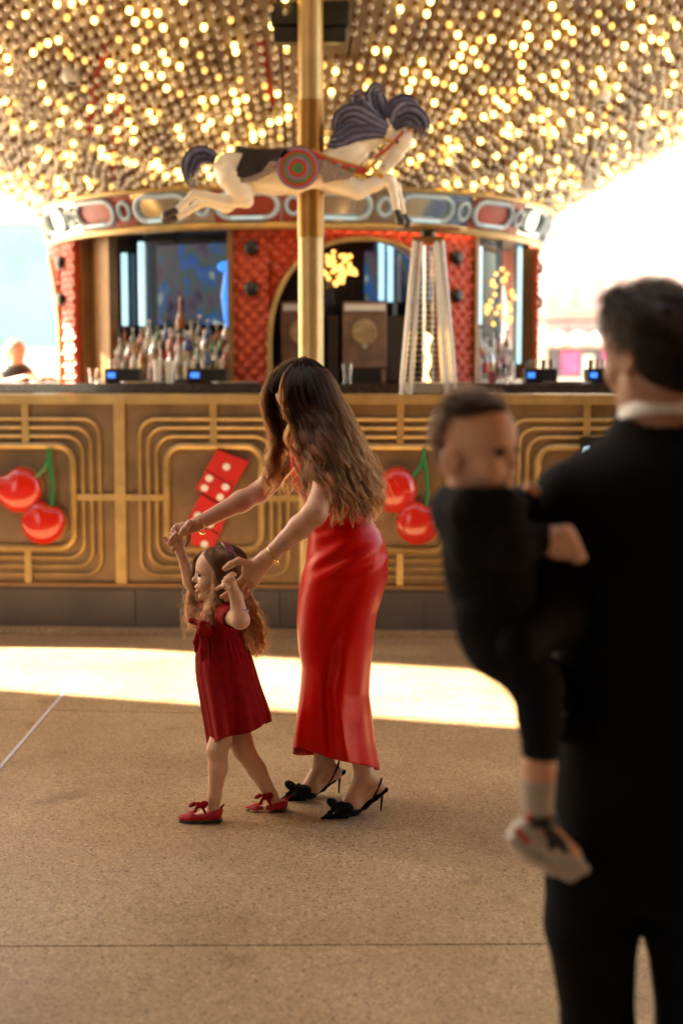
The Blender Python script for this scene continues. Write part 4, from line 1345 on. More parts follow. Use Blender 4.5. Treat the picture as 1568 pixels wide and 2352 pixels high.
# gown
def satin():
    m = mat('red_satin', (.54, .003, .003), .33, spec=.5, aniso=.3, bump=.22, bscale=9, stint=(1, .22, .16))
    return m
M['satin'] = satin()
def wfold(a, t, v):
    near = math.exp(-((a - 1.5 * math.pi) / .9) ** 2)
    g_ = max(0, (v - 1400) / 370)
    f = g_ ** 1.2 * (.020 * math.sin(5 * a + 1.2 + .6 * g_) + .012 * math.sin(9 * a + 2.0 - 1.2 * g_))
    # diagonal folds from the hip to the knee, and crumples at the waist
    hip = math.exp(-((v - 1285) / 42) ** 2)
    f += hip * near * .005 * math.sin((v - 1285) / 7.5 + 2.3 * math.cos(a) * 3)
    f += hip * .0035 * math.sin((v - 1260) / 9 + 6 * a) + .0022 * math.exp(-((v - 1215) / 35) ** 2) * math.sin(v / 4.5 + 4 * a)
    x = math.cos(a) * 95
    rd = math.exp(-((x - (40 - (v - 1330) * .28)) / 26) ** 2) * math.exp(-((v - 1420) / 120) ** 2)
    f += -.018 * rd * near
    for (x0, sl, w, v0, A) in ((-42, .08, 13, 1480, .018), (-8, .20, 15, 1560, .015), (50, -.02, 16, 1620, .008)):
        if v > v0 - 60:
            f += A * near * min(1, (v - v0 + 60) / 120) * math.exp(-((x - (x0 + (v - v0) * sl)) / w) ** 2)
    return (f, f * .35)
lv = [(995, 676, 716, 5.40, .045), (1012, 668, 745, 5.40, .085), (1031, 664, 775, 5.40, .125), (1060, 664, 800, 5.40, .145), (1085, 667, 822, 5.40, .15), (1116, 674, 838, 5.40, .145),
      (1151, 695, 848, 5.40, .130), (1180, 703, 852, 5.40, .122), (1203, 705, 862, 5.40, .130), (1225, 706, 874, 5.40, .145), (1244, 706, 884, 5.40, .16),
      (1285, 703, 892, 5.40, .178), (1326, 692, 890, 5.40, .182), (1367, 684, 879, 5.40, .175), (1408, 682, 865, 5.40, .165),
      (1449, 681, 859, 5.40, .155), (1489, 684, 855, 5.40, .15), (1530, 691, 850, 5.40, .15), (1571, 688, 846, 5.40, .155),
      (1598, 685, 845, 5.40, .16, 2), (1639, 680, 851, 5.40, .17, 6), (1680, 676, 855, 5.40, .18, 12), (1715, 672, 861, 5.40, .19, 18), (1748, 669, 867, 5.40, .195, 21)]
loft('gown', lv, 'satin', woman, nr=190, ns=220, fold=wfold, hem=lambda a: -10 * math.sin(a + .4) ** 2 + 5 * math.sin(3 * a))
q = G(); q.tube([pp(851, 1262, 5.24), pp(846, 1330, 5.225), pp(842, 1400, 5.24), pp(832, 1470, 5.25)], .0012, 4); q.obj('side_seam', 'satin', woman)

# shoes
M['suede'] = mat('black_suede', (.005, .005, .006), .85, spec=.15, bump=.1, bscale=300)
M['blackgloss'] = mat('black_gloss_heel', (.01, .009, .01), .2)
def pump(dx, dv, Y, dz):
    f = lambda u, v, y=0.0: pp(u + dx, v + dv, Y + y + dz * 0)
    S = SDF()
    S.chain([f(738, 1879, -.09), f(756, 1876, -.075), f(786, 1868, -.06), f(812, 1862, -.035), f(838, 1852, -.01), f(862, 1832, .0), f(884, 1813, .0)],
            [.004, .014, .024, .020, .010, .010, .013], .012, sc=(1, 1.25, 1))
    S.cone(f(784, 1862, -.06), f(806, 1858, -.04), .026, .021, .01, sc=(1, 1.3, 1))
    S.cone(f(826, 1836, -.025), f(880, 1798, .0), .022, .022, .010, sub=True, sc=(1, 1.1, 1))
    V, Q = S.mesh(.0035)
    return V, Q, f
for (dx, dv, Y) in ((0, 0, 5.33), (-97, -41, 5.55)):
    V, Q, f = pump(dx, dv, Y, 0)
    sh = mesh_obj('shoe', V, Q, 'suede', woman)
    q = G(); q.tube([f(882, 1812, 0), f(877, 1823, 0), f(874.5, 1862, 0)], [.010, .006, .0035], 10); q.obj('heel', 'blackgloss', sh)
    q = G(); q.tube([f(840, 1852, -.03), f(858, 1832, -.032), f(873, 1800, -.026), f(876, 1788, -.0), f(873, 1796, .03), f(858, 1826, .03)], .0028, 6, flat=1.3); q.obj('strap', 'suede', sh)
    B = SDF()
    B.ell(f(764, 1845, -.095), (.026, .02, .017), .008, frame((-.8, 0, .5), (0, 0, 1)))
    B.ell(f(796, 1856, -.10), (.028, .02, .022), .008, frame((.9, 0, -.25), (0, 0, 1)))
    B.cone(f(779, 1851, -.105), f(783, 1846, -.09), .011, .011, .004)
    B.cone(f(782, 1854, -.105), f(795, 1874, -.11), .008, .012, .006); B.cone(f(776, 1852, -.105), f(757, 1866, -.11), .007, .009, .006)
    for q_ in (f(766, 1838, -.11), f(800, 1848, -.12), f(795, 1862, -.122)):
        B.ell(q_, (.014, .006, .004), .004, sub=True)
    V, Q = B.mesh(.003); mesh_obj('bow', V, Q, 'suede', sh)

# hair
def gd(*pts): return [pp(u, v, WY + d) for (u, v, d) in pts]
near_row = [
            gd((678, 830, -.02), (646, 862, -.085), (643, 915, -.115), (656, 975, -.125), (668, 1035, -.13), (655, 1085, -.13), (640, 1150, -.13)),
            gd((680, 829, -.02), (662, 880, -.105), (668, 940, -.125), (684, 1000, -.135), (698, 1060, -.15), (700, 1110, -.18), (716, 1170, -.23)),
            gd((688, 826, -.02), (688, 880, -.11), (700, 950, -.135), (718, 1010, -.18), (730, 1070, -.24), (736, 1130, -.28), (732, 1190, -.30)),
            gd((692, 825, -.02), (715, 880, -.105), (732, 950, -.14), (752, 1010, -.22), (765, 1070, -.255), (768, 1140, -.27), (760, 1205, -.27)),
            gd((696, 825, -.02), (735, 870, -.085), (758, 930, -.12), (782, 1000, -.19), (800, 1070, -.225), (808, 1140, -.22), (806, 1215, -.19)),
            gd((698, 825, -.01), (745, 862, -.045), (770, 915, -.07), (803, 985, -.11), (830, 1060, -.13), (846, 1130, -.12), (848, 1215, -.14)),
            gd((698, 825, 0), (748, 860, 0), (774, 910, 0), (806, 975, 0), (840, 1050, 0), (866, 1115, 0), (870, 1190, 0))]
far_row = [gd((698, 825, 0), (748, 860, 0), (774, 910, 0), (806, 975, 0), (840, 1050, 0), (866, 1115, 0), (874, 1180, 0)),
           gd((698, 825, .01), (744, 858, .05), (770, 912, .08), (800, 985, .1), (838, 1060, .1), (866, 1120, .1), (862, 1200, .1)),
           gd((692, 826, .02), (700, 870, .10), (715, 950, .12), (735, 1020, .14), (770, 1080, .15), (800, 1140, .15)),
           gd((682, 828, .02), (640, 860, .07), (622, 925, .09), (640, 1000, .10), (634, 1070, .11), (620, 1140, .11)),
           gd((676, 830, .01), (628, 860, .03), (609, 895, .045), (610, 950, .05), (630, 1010, .04), (615, 1075, .02), (604, 1150, .0))]
hair('hair', [near_row], woman, 'hair_w', nlock=105, nstr=44, spread=.0056, wave=.016, wl=.16, fly=.10, bias=.5, rad=.0005, tr=(.3, 1.0))
hair('hair', [near_row], woman, 'hair_w', nlock=64, nstr=44, spread=.0036, wave=.020, wl=.15, fly=.08, bias=.6, rad=.0005, tr=(.9, 2.4))
hair('hair', [far_row], woman, 'hair_w', nlock=105, nstr=40, spread=.0068, wave=.015, wl=.15, fly=.09, bias=1.2, rad=.0005)
S = SDF()
S.ell(Lw(-.13, 0, .67), np.array((.41, .385, .40)) * hh, .02, HR)
S.ell(Lw(-.18, 0, .5), np.array((.36, .37, .42)) * hh, .03, HR)
S.ell(Lw(.12, 0, .86), np.array((.30, .30, .17)) * hh, .02, HR)
S.chain([pp(728, 930, WY), pp(764, 985, WY), pp(797, 1050, WY), pp(822, 1110, WY)], [.055, .048, .036, .012], .04, sc=(1, 1.7, 1))
V, Q = S.mesh(.006)
mesh_obj('hair_mass', V, Q, 'haircap_w', woman)

# ================================================================== girl
GYc = 5.27
girl = empty('person', tuple(G0(500, 1880)), 'small girl in dark red dress and red shoes walking with raised arms', 'person')
S = SDF()
GR = frame((-.975, -.20, .02), (.05, 0, 1))
gh = .204
gb = pp(499, 1317, GYc) - GR @ (np.array((.02, 0, .50)) * gh)
Lg = head_sdf(S, gb, GR, gh, 1.0, k=.75)
neck = pp(500, 1395, GYc)
S.cone(Lg(-.05, 0, .25), neck, .036, .038, .02)
S.cone(neck, pp(508, 1440, GYc), .045, .062, .02, sc=(1, 1.05, 1))
S.cone(pp(508, 1440, GYc), pp(515, 1600, GYc), .062, .07, .02)
gsh, gel, gwr = pp(520, 1412, 5.18), pp(552, 1424, 5.07), pp(543, 1372, 5.09)
S.cone(neck, gsh, .04, .036, .02); S.cone(gsh, gel, .034, .032, .02); S.cone(gel, gwr, .0325, .0245, .015)
gfs, gfe, gfw = pp(478, 1405, 5.36), pp(437, 1335, 5.38), pp(416, 1268, 5.38)
S.cone(neck, gfs, .04, .036, .02); S.cone(gfs, gfe, .034, .026, .02); S.cone(gfe, gfw, .026, .018, .015)
# near hand: small fist with fingers curled towards the camera, one pointing, thumb out
S.cone(gwr, pp(531, 1342, 5.09), .022, .020, .012)
S.ell(pp(527, 1336, 5.09), (.021, .018, .024), .010)
for i, (u, v) in enumerate(((533, 1318), (526, 1322), (519, 1328), (514, 1336))):
    S.chain([pp(u + 6, v + 2, 5.085), pp(u, v, 5.068), pp(u - 1, v + 9, 5.060), pp(u + 5, v + 13, 5.062)], [.0078, .0078, .0074, .0070], .0025)
S.chain([pp(521, 1344, 5.085), pp(507, 1348, 5.07), pp(497, 1353, 5.065)], [.0085, .0078, .0068], .004)
S.chain([pp(528, 1347, 5.08), pp(519, 1350, 5.058), pp(515, 1345, 5.052)], [.009, .0085, .008], .003)
# far hand: open towards the left, held from above
S.cone(gfw, pp(410, 1248, 5.38), .019, .021, .01)
S.ell(pp(409, 1245, 5.38), (.022, .016, .020), .008)
S.chain([pp(402, 1252, 5.375), pp(390, 1247, 5.37), pp(383, 1240, 5.37), pp(377, 1234, 5.365)], [.0095, .0085, .0072, .0058], .004)
for i, (u, v) in enumerate(((405, 1232), (401, 1236), (398, 1241), (396, 1247))):
    S.chain([pp(u + 6, v + 3, 5.375), pp(u - 2, v - 6, 5.36), pp(u - 7, v, 5.35), pp(u - 4, v + 6, 5.355)], [.0078, .0076, .0070, .0065], .0025)
S.chain([pp(408, 1256, 5.37), pp(398, 1262, 5.36), pp(396, 1266, 5.355)], [.008, .007, .006], .003)
# legs: near (front) leg, far (rear) leg
S.chain([pp(520, 1600, 5.245), pp(507, 1700, 5.225), pp(499, 1722, 5.215), pp(501, 1765, 5.21), pp(492, 1830, 5.21), pp(489, 1852, 5.21)], [.042, .039, .0385, .0345, .0250, .0235], .015)
S.chain([pp(540, 1620, 5.325), pp(553, 1702, 5.325), pp(560, 1722, 5.325), pp(590, 1768, 5.34), pp(622, 1826, 5.35), pp(630, 1846, 5.35)], [.046, .044, .040, .034, .0245, .0225], .015)
S.chain([pp(494, 1864, 5.21), pp(470, 1872, 5.205), pp(430, 1879, 5.20)], [.021, .017, .012], .012, sc=(1, 1.15, 1))
S.chain([pp(640, 1848, 5.345), pp(612, 1858, 5.335), pp(580, 1864, 5.33)], [.021, .017, .012], .012, sc=(1, 1.15, 1))
V, Q = S.mesh(.0031)
mesh_obj('body', V, Q, 'skinchild', girl)
face_parts(Lg, GR, gh, girl, 'browhair', 'lip', brow=.007, child=1)
# dress
M['velvet'] = mat('dark_red_velvet', (.24, .005, .007), .8, spec=.3, stint=(1, .25, .2), var=.12, vscale=40, bump=.1, bscale=200)
M['maroon'] = mat('maroon_fabric', (.13, .006, .014), .6, spec=.2)
def gfold(a, t, v):
    g_ = max(0, (v - 1478) / 200)
    f = .003 * math.sin(30 * a + 2) * max(0, 1 - abs(v - 1492) / 45) + min(1, g_ * 1.1) * (.011 * math.sin(6 * a + .7 + .8 * g_) * (.6 + .4 * math.sin(2 * a + 1)) + .007 * math.sin(11 * a + 2.5 * g_) * (.5 + .5 * math.sin(3 * a)) + .003 * math.sin(17 * a + 3 * math.sin(2 * a)))
    return (f, f * .5)
lvb = [(1383, 492, 522, GYc, .045), (1390, 478, 535, GYc, .072), (1402, 465, 547, GYc, .088), (1416, 458, 556, GYc, .092), (1440, 453, 562, GYc, .092), (1462, 452, 564, GYc, .090), (1486, 453, 563, GYc, .088)]
loft('bodice', lvb, 'velvet', girl, nr=50, ns=90, fold=lambda a, t, v: (.0015 * math.sin(9 * a + v * .08), 0))
lvs = [(1466, 450, 566, GYc, .0915), (1482, 452, 568, GYc, .095), (1507, 449, 578, GYc, .108), (1541, 449, 588, GYc, .118), (1564, 452, 594, GYc, .124), (1587, 456, 601, GYc, .13), (1621, 463, 611, GYc, .136, -6),
       (1650, 470, 617, GYc, .145, -13), (1680, 477, 621, GYc, .15, -24)]
loft('skirt', lvs, 'velvet', girl, nr=110, ns=200, fold=gfold, hem=lambda a: 3 * math.sin(4 * a) + 8 * (math.sin(a) < 0) * abs(math.sin(a)))
S = SDF()
S.cone(pp(512, 1404, 5.21), pp(530, 1418, 5.135), .045, .041, .01)
S.cone(pp(533, 1420, 5.125), pp(556, 1428, 5.04), .0345, .034, .003, sub=True)
V, Q = S.mesh(.0035); mesh_obj('sleeve', V, Q, 'velvet', girl)
S = SDF()
S.cone(pp(484, 1404, 5.34), pp(466, 1390, 5.37), .045, .040, .01)
V, Q = S.mesh(.0045); mesh_obj('sleeve', V, Q, 'velvet', girl)
# bow on the chest with hanging tails
S = SDF()
S.ell(pp(468, 1446, 5.165), (.030, .02, .026), .008, frame((-.5, -.3, -.8), (0, 0, 1)))
S.ell(pp(447, 1428, 5.20), (.026, .014, .012), .006, frame((-1, 0, .35), (0, 0, 1)))
S.ell(pp(463, 1432, 5.165), (.016, .016, .014), .005)
S.ell(pp(476, 1452, 5.155), (.020, .014, .024), .006)
S.chain([pp(456, 1450, 5.18), pp(451, 1475, 5.185), pp(450, 1496, 5.185)], [.010, .012, .006], .005)
S.chain([pp(464, 1462, 5.165), pp(465, 1490, 5.155), pp(464, 1516, 5.15)], [.010, .013, .007], .005)
S.ell(pp(470, 1438, 5.145), (.02, .006, .004), .005, frame((.8, 0, -.5), (0, 0, 1)), sub=True)
S.ell(pp(474, 1462, 5.14), (.018, .006, .004), .005, frame((.8, 0, .4), (0, 0, 1)), sub=True)
V, Q = S.mesh(.003); mesh_obj('chest_bow', V, Q, 'velvet', girl)
# shoes
M['glitter'] = mat('red_glitter', (.42, .008, .008), .55, bump=.6, bscale=420, var=.5, vscale=380, spec=.3)
for (dx, dv, Y, rot) in ((0, 0, 5.205, 0), (150, -19, 5.34, 0)):
    f = lambda u, v, y=0.0: pp(u + dx, v + dv, Y + y)
    S = SDF()
    S.chain([f(419, 1880), f(440, 1877), f(468, 1876), f(497, 1871)], [.015, .020, .019, .021], .012, sc=(1, 1.35, 1))
    S.cone(f(488, 1868), f(501, 1860), .022, .019, .012, sc=(1, 1.2, 1))
    S.cone(f(452, 1862), f(505, 1843), .013, .023, .006, sub=True, sc=(1, 1.4, 1))
    gz = .011
    V, Q = S.mesh(.003, clip=lambda X: (gz - X[2]) + 0 * X[0] + 0 * X[1])
    sh = mesh_obj('shoe', V, Q, 'glitter', girl)
    S = SDF(); S.chain([f(418, 1886), f(440, 1887), f(470, 1885), f(500, 1881)], [.013, .021, .018, .019], .012, sc=(1, 1.35, 1))
    z_ = gz - .001
    V, Q = S.mesh(.003, clip=lambda X: np.maximum(X[2] - (gz + .003), .001 - X[2]) + 0 * X[0] + 0 * X[1])
    mesh_obj('sole', V, Q, 'black', sh)
    S = SDF()
    S.ell(f(468, 1848, -.03), (.018, .014, .014), .004, frame((1, 0, .5), (0, 0, 1)))
    S.ell(f(443, 1848, -.02), (.017, .012, .008), .004, frame((-1, 0, -.5), (0, 0, 1)))
    S.cone(f(454, 1852, -.03), f(448, 1864, -.03), .006, .006, .003); S.cone(f(456, 1846, -.03), f(458, 1852, -.03), .008, .008, .003)
    S.cone(f(466, 1856, -.03), f(472, 1868, -.028), .005, .005, .003)
    V, Q = S.mesh(.0028); mesh_obj('bow', V, Q, 'velvet', sh)
    q = G(); q.tube([f(506, 1856), f(511, 1850), f(516, 1846), f(514, 1850), f(508, 1857)], .0022, 6); q.obj('pull_tab', 'velvet', sh)
# beads, headband
cols = ['teal', 'hviolet', 'emblem', 'hgreen', 'hred', 'white', 'jewel', 'teal', 'teal', 'teal']
bc = pp(550, 1402, 5.085); ax = np.array(gwr - gel); ax /= np.linalg.norm(ax); ax = ax + np.array((.25, 0, 0)); ax /= np.linalg.norm(ax)
x = np.cross(ax, (0, 1, 0)); x /= np.linalg.norm(x); y = np.cross(ax, x)
bb = empty('bead_bracelet', tuple(girl['_o'])); bb.parent = girl; bb.location = (0, 0, 0); bb['_o'] = girl['_o']
for i in range(34):
    a = 2 * math.pi * i / 34
    q = G(); q.sphere(bc + .0315 * (math.cos(a) * x + math.sin(a) * y), .0038, 8, 6)
    q.obj('bead', cols[(i * 7) % 10] if i % 17 > 5 else 'teal', bb, smooth='all')
q = G()
for dY in (0,):
    pts = []
    for a in np.linspace(-2.0, 2.0, 30):
        pts.append(Lg(-.10 - .10 * abs(a), -.405 * math.sin(a), .60 + .452 * math.cos(a)))
    q.tube(pts, .015, 8, up=GR @ np.array((1, 0, .15)), flat=1.15)
    vv = q.v[0]
M['bandm'] = mat('maroon_headband', (.16, .010, .022), .35)
# flatten the band: build as a ribbon with thickness instead of a tube
q = G(); n = len(pts)
ro = []
for i, p in enumerate(pts):
    c = Lg(-.14, 0, .60); rd = (p - c); rd /= np.linalg.norm(rd)
    w = GR @ np.array((1, 0, .1)); w /= np.linalg.norm(w)
    for (sw, so) in ((-.016, .002), (-.013, .006), (.013, .006), (.016, .002), (.013, -.002), (-.013, -.002)):
        ro.append(p + w * sw + rd * so)
q.add(ro, [(i * 6 + k, i * 6 + (k + 1) % 6, (i + 1) * 6 + (k + 1) % 6, (i + 1) * 6 + k) for i in range(n - 1) for k in range(6)])
q.obj('headband', 'bandm', girl)
# hair
def gg_(*pts): return [pp(u, v, GYc + d) for (u, v, d) in pts]
gn = [gg_((484, 1260, -.03), (470, 1272, -.055), (478, 1284, -.08), (492, 1302, -.092), (498, 1335, -.092), (492, 1375, -.08), (474, 1405, -.085), (464, 1440, -.10)),
      gg_((488, 1258, -.03), (482, 1276, -.07), (496, 1305, -.096), (503, 1345, -.094), (500, 1385, -.082), (486, 1410, -.09), (476, 1445, -.10)),
      gg_((494, 1257, -.03), (494, 1282, -.082), (504, 1315, -.098), (508, 1352, -.094), (504, 1390, -.085), (492, 1415, -.095)),
      gg_((502, 1256, -.03), (518, 1282, -.085), (528, 1320, -.096), (534, 1355, -.09), (540, 1395, -.06), (560, 1440, -.05), (570, 1480, -.05)),
      gg_((508, 1256, -.02), (542, 1280, -.06), (552, 1320, -.07), (560, 1365, -.065), (575, 1410, -.05), (590, 1455, -.04), (584, 1495, -.04), (590, 1520, -.04)),
      gg_((512, 1257, 0), (550, 1280, 0), (560, 1320, 0), (570, 1365, 0), (586, 1410, 0), (600, 1455, 0), (604, 1490, 0), (590, 1525, 0))]
gf_ = [gg_((512, 1257, 0), (550, 1280, 0), (560, 1320, 0), (568, 1365, 0), (580, 1410, 0), (594, 1455, 0), (600, 1500, 0)),
       gg_((508, 1257, .02), (540, 1282, .06), (552, 1320, .07), (555, 1365, .07), (565, 1410, .06), (578, 1455, .05), (585, 1495, .05)),
       gg_((498, 1258, .02), (500, 1285, .085), (505, 1330, .095), (500, 1380, .08), (520, 1420, .08)),
       gg_((488, 1260, .02), (464, 1280, .07), (450, 1320, .09), (445, 1365, .09), (436, 1395, .06), (440, 1425, .0), (452, 1455, -.06)),
       gg_((482, 1262, .01), (458, 1272, .03), (447, 1285, .05), (450, 1320, .085), (442, 1365, .085), (446, 1400, .05), (438, 1430, -.02), (446, 1445, -.05))]
hair('hair', [gn], girl, 'hair_g', nlock=120, nstr=30, npt=34, spread=.0034, wave=.0135, wl=.085, rad=.00042, fly=.12, short=.2)
hair('hair', [gf_], girl, 'hair_g', nlock=75, nstr=28, npt=34, spread=.0034, wave=.0145, wl=.085, rad=.00042, fly=.14, short=.2)
S = SDF()
S.ell(Lg(-.14, 0, .66), np.array((.42, .375, .375)) * gh, .015, GR)
S.ell(Lg(-.17, 0, .42), np.array((.28, .33, .40)) * gh, .02, GR)
V, Q = S.mesh(.004); mesh_obj('hair_mass', V, Q, 'haircap_g', girl)
def fuzz(name, V, n, ln, m, e, flow, rad=.0006, keep=None, npt=5):
    c = V.mean(0)
    I = rng.choice(len(V), n)
    if keep is not None: I = np.array([i for i in I if keep(V[i])])
    p0 = V[I]
    nr = p0 - c; nr /= np.linalg.norm(nr, axis=1)[:, None]
    fl = np.asarray(flow, float) + rng.normal(0, .25, (len(I), 3))
    tg = fl - nr * np.sum(fl * nr, 1)[:, None]; tg /= np.linalg.norm(tg, axis=1)[:, None] + 1e-6
    L_ = ln * rng.uniform(.5, 1.2, len(I))
    A = np.stack([p0 - nr * .003 + (tg * s_ + nr * (.5 * s_ - .35 * s_ * s_)) * L_[:, None] for s_ in np.linspace(0, 1, npt)], 1) - np.array(e['_o'])
    hc = bpy.data.hair_curves.new(name); hc.add_curves([npt] * len(A))
    hc.points.foreach_set('position', A.astype(np.float32).ravel())
    at = hc.attributes.get('radius') or hc.attributes.new('radius', 'FLOAT', 'POINT')
    at.data.foreach_set('value', np.tile(rad * np.linspace(1, .4, npt), len(A)).astype(np.float32))
    ta = hc.attributes.new('tone', 'FLOAT', 'CURVE'); ta.data.foreach_set('value', rng.uniform(.5, 1.4, len(A)).astype(np.float32))
    hc.materials.append(M[m])
    o = bpy.data.objects.new(name, hc); C.objects.link(o); o.parent = e
    return o
M['strand_dark'] = hairmat('dark_strands', (.004, .0022, .0015), (.012, .006, .0035))
M['strand_kid'] = hairmat('short_brown_strands', (.012, .006, .004), (.03, .015, .009))
# ================================================================== man carrying the toddler
MY = 2.84
man = empty('person', (float(P(1500, 1500, MY)[0]), MY + .05, 0), 'dark-haired man in a black suit seen from behind carrying a toddler', 'person')
M['suit'] = mat('black_wool', (.004, .004, .0055), .8, spec=.12, bump=.1, bscale=150)
M['kidcloth'] = mat('charcoal_fleece', (.011, .0115, .013), .9, spec=.1, bump=.15, bscale=90)
mp = lambda u, v, y=0.0: P(u, v, MY + y)
MR = frame((-.55, .83, -.03), (0, 0, 1))
mh = .246
mb = mp(1504, 796, .02) - MR @ (np.array((-.02, 0, .55)) * mh)
S = SDF()
Lm = head_sdf(S, mb, MR, mh, 0)
S.cone(Lm(-.08, 0, .28), mp(1512, 985, .02), .062, .068, .03)
S.cone(Lm(-.08, 0, .15), mp(1505, 930, .02), .064, .066, .03)
# torso core under the jacket, legs down to the shoes
S.chain([mp(1512, 985, .02), mp(1520, 1200, .02), mp(1520, 1700, .0)], [.06, .09, .09], .03)
mfoot = lambda x, y, z: np.array((x, y, z))
lx, rx = mp(1385, 2352)[0], mp(1600, 2352)[0]
S.chain([mp(1440, 1750, .01), mp(1385, 2300, .02), mfoot(lx + .02, MY + .03, .12)], [.07, .045, .04], .01)
S.chain([mp(1600, 1750, .01), mp(1600, 2300, .02), mfoot(rx + .02, MY + .03, .12)], [.07, .045, .04], .01)
# right hand hanging outside the frame; left hand under the child
rwr = mp(1790, 1840, -.02)
S.chain([mp(1740, 1120), mp(1800, 1500), rwr], [.045, .04, .028], .02)
def simple_hand(S, w, f, n, L, curl=.5, side=1):
    f = np.asarray(f, float); f /= np.linalg.norm(f); n = np.asarray(n, float); n -= f * (n @ f); n /= np.linalg.norm(n)
    s_ = np.cross(f, n) * side
    S.cone(w, w + f * L * .42 + s_ * L * .10, L * .14, L * .11, L * .06); S.cone(w, w + f * L * .42 - s_ * L * .12, L * .13, L * .10, L * .06)
    for i, (o, l) in enumerate(((.17, .42), (.06, .48), (-.06, .45), (-.17, .36))):
        p = w + f * L * .46 + s_ * L * o; a = 0; pts = [p]
        for sgm in (.45, .32, .23):
            a += curl
            p = p + (f * math.cos(a) + n * math.sin(a)) * L * l * sgm * 1.05; pts.append(p)
        S.chain(pts, [L * .052, L * .05, L * .046, L * .04], L * .02)
    p = w + f * L * .12 + s_ * L * .14
    S.chain([p, p + (f * .6 + s_ * .6 + n * .4) * L * .22, p + (f * .95 + s_ * .55 + n * .8) * L * .36], [L * .07, L * .06, L * .048], L * .03)
simple_hand(S, rwr, (0, .05, -1), (-1, 0, 0), .19, .25)
simple_hand(S, mp(1195, 1490, -.18), (-.3, .6, .1), (0, 0, 1), .17, .4)
V, Q = S.mesh(.006); mesh_obj('body', V, Q, 'skinman', man)
face_parts(Lm, MR, mh, man, 'hair_dark', 'lip', open_=False)
S = SDF()
S.ell(Lm(-.065, 0, .665), np.array((.45, .365, .375)) * mh, .02, MR)
S.ell(Lm(-.20, 0, .42), np.array((.27, .30, .30)) * mh, .04, MR)
S.ell(Lm(.14, 0, .88), np.array((.26, .27, .13)) * mh, .05, MR)
S.cone(Lm(-.02, .30, .62), Lm(-.06, .31, .42), .04 * mh, .03 * mh, .01); S.cone(Lm(-.02, -.30, .62), Lm(-.06, -.31, .42), .04 * mh, .03 * mh, .01)
for i in range(34):
    a = rng.uniform(-1.3, 1.3)
    S.cone(Lm(.30 * math.cos(a) + .05, .24 * math.sin(a), .97), Lm(-.40, .30 * math.sin(a), .80), .014, .009, .008)
for y in (-1, 1):
    S.ell(Lm(-.02, y * .36, .42), np.array((.10, .10, .14)) * mh, .01, MR, sub=True)
V, Q = S.mesh(.005); hm = mesh_obj('hair', V, Q, 'hair_dark', man)
fuzz('strands', V, 6000, .035, 'strand_dark', man, MR @ np.array((-.7, 0, -.7)), .0008)
# collar
q = G()
ring_ = []
cc = mp(1512, 955, .02)
for zz, rr_, tilt in ((.0, .088, 0), (.028, .080, 0), (.030, .074, 0), (.0, .078, 0)):
    ring_.append([cc + np.array((rr_ * math.cos(a), rr_ * 1.0 * math.sin(a), zz - .012 + .02 * math.sin(a) * -1)) for a in np.linspace(0, 2 * math.pi, 40)])
q.grid(np.array(ring_ + [ring_[0]])); q.obj('shirt_collar', 'white', man, smooth='all')
# jacket
S = SDF()
S.cone(mp(1512, 1000, .02), mp(1515, 1060, .02), .085, .12, .04, sc=(1.15, 1, 1))
S.cone(mp(1355, 1145, .02), mp(1680, 1145, .02), .070, .070, .04, sc=(1, 1.3, 1))
S.cone(mp(1512, 1035, .02), mp(1308, 1140, .02), .056, .060, .04, sc=(1, 1.1, 1)); S.cone(mp(1512, 1035, .02), mp(1720, 1140, .02), .056, .060, .04, sc=(1, 1.1, 1))
S.cone(mp(1515, 1160, .0), mp(1515, 1450, .0), .132, .130, .06, sc=(1.42, 1, 1))
S.cone(mp(1508, 1450, .0), mp(1502, 1900, .0), .130, .140, .06, sc=(1.48, 1, 1))
S.chain([mp(1300, 1155, .0), mp(1262, 1340, -.04), mp(1275, 1420, -.12), mp(1190, 1480, -.24)], [.072, .064, .058, .042], .03)
S.chain([mp(1720, 1110, .0), mp(1790, 1450, .0), mp(1790, 1820, -.02)], [.070, .060, .042], .03)
S.cone(mp(1512, 905, .0), mp(1512, 972, .015), .075, .074, .006, sub=True)
zc = float(mp(1500, 2010)[2])
V, Q = S.mesh(.007, clip=lambda X: (zc - X[2]) + 0 * X[0] + 0 * X[1]); mesh_obj('jacket', V, Q, 'suit', man)
# trousers
S = SDF()
S.cone(mp(1495, 1860), mp(1495, 1960), .13, .13, .05, sc=(1.3, 1, 1))
S.chain([mp(1372, 1940), mp(1358, 2120), mp(1372, 2352, .02), mfoot(lx + .02, MY + .03, .06)], [.112, .095, .074, .070], .02)
S.chain([mp(1605, 1940), mp(1585, 2120), mp(1590, 2352, .02), mfoot(rx + .02, MY + .03, .06)], [.112, .095, .074, .070], .02)
V, Q = S.mesh(.007); mesh_obj('trousers', V, Q, 'suit', man)
for x_ in (lx, rx):
    S = SDF(); S.chain([mfoot(x_ + .02, MY - .02, .05), mfoot(x_ + .02, MY + .12, .045), mfoot(x_ + .01, MY + .22, .035)], [.045, .046, .036], .02)
    V, Q = S.mesh(.006, clip=lambda X: -X[2] + 0 * X[0] + 0 * X[1]); mesh_obj('shoe', V, Q, 'blackgloss', man)

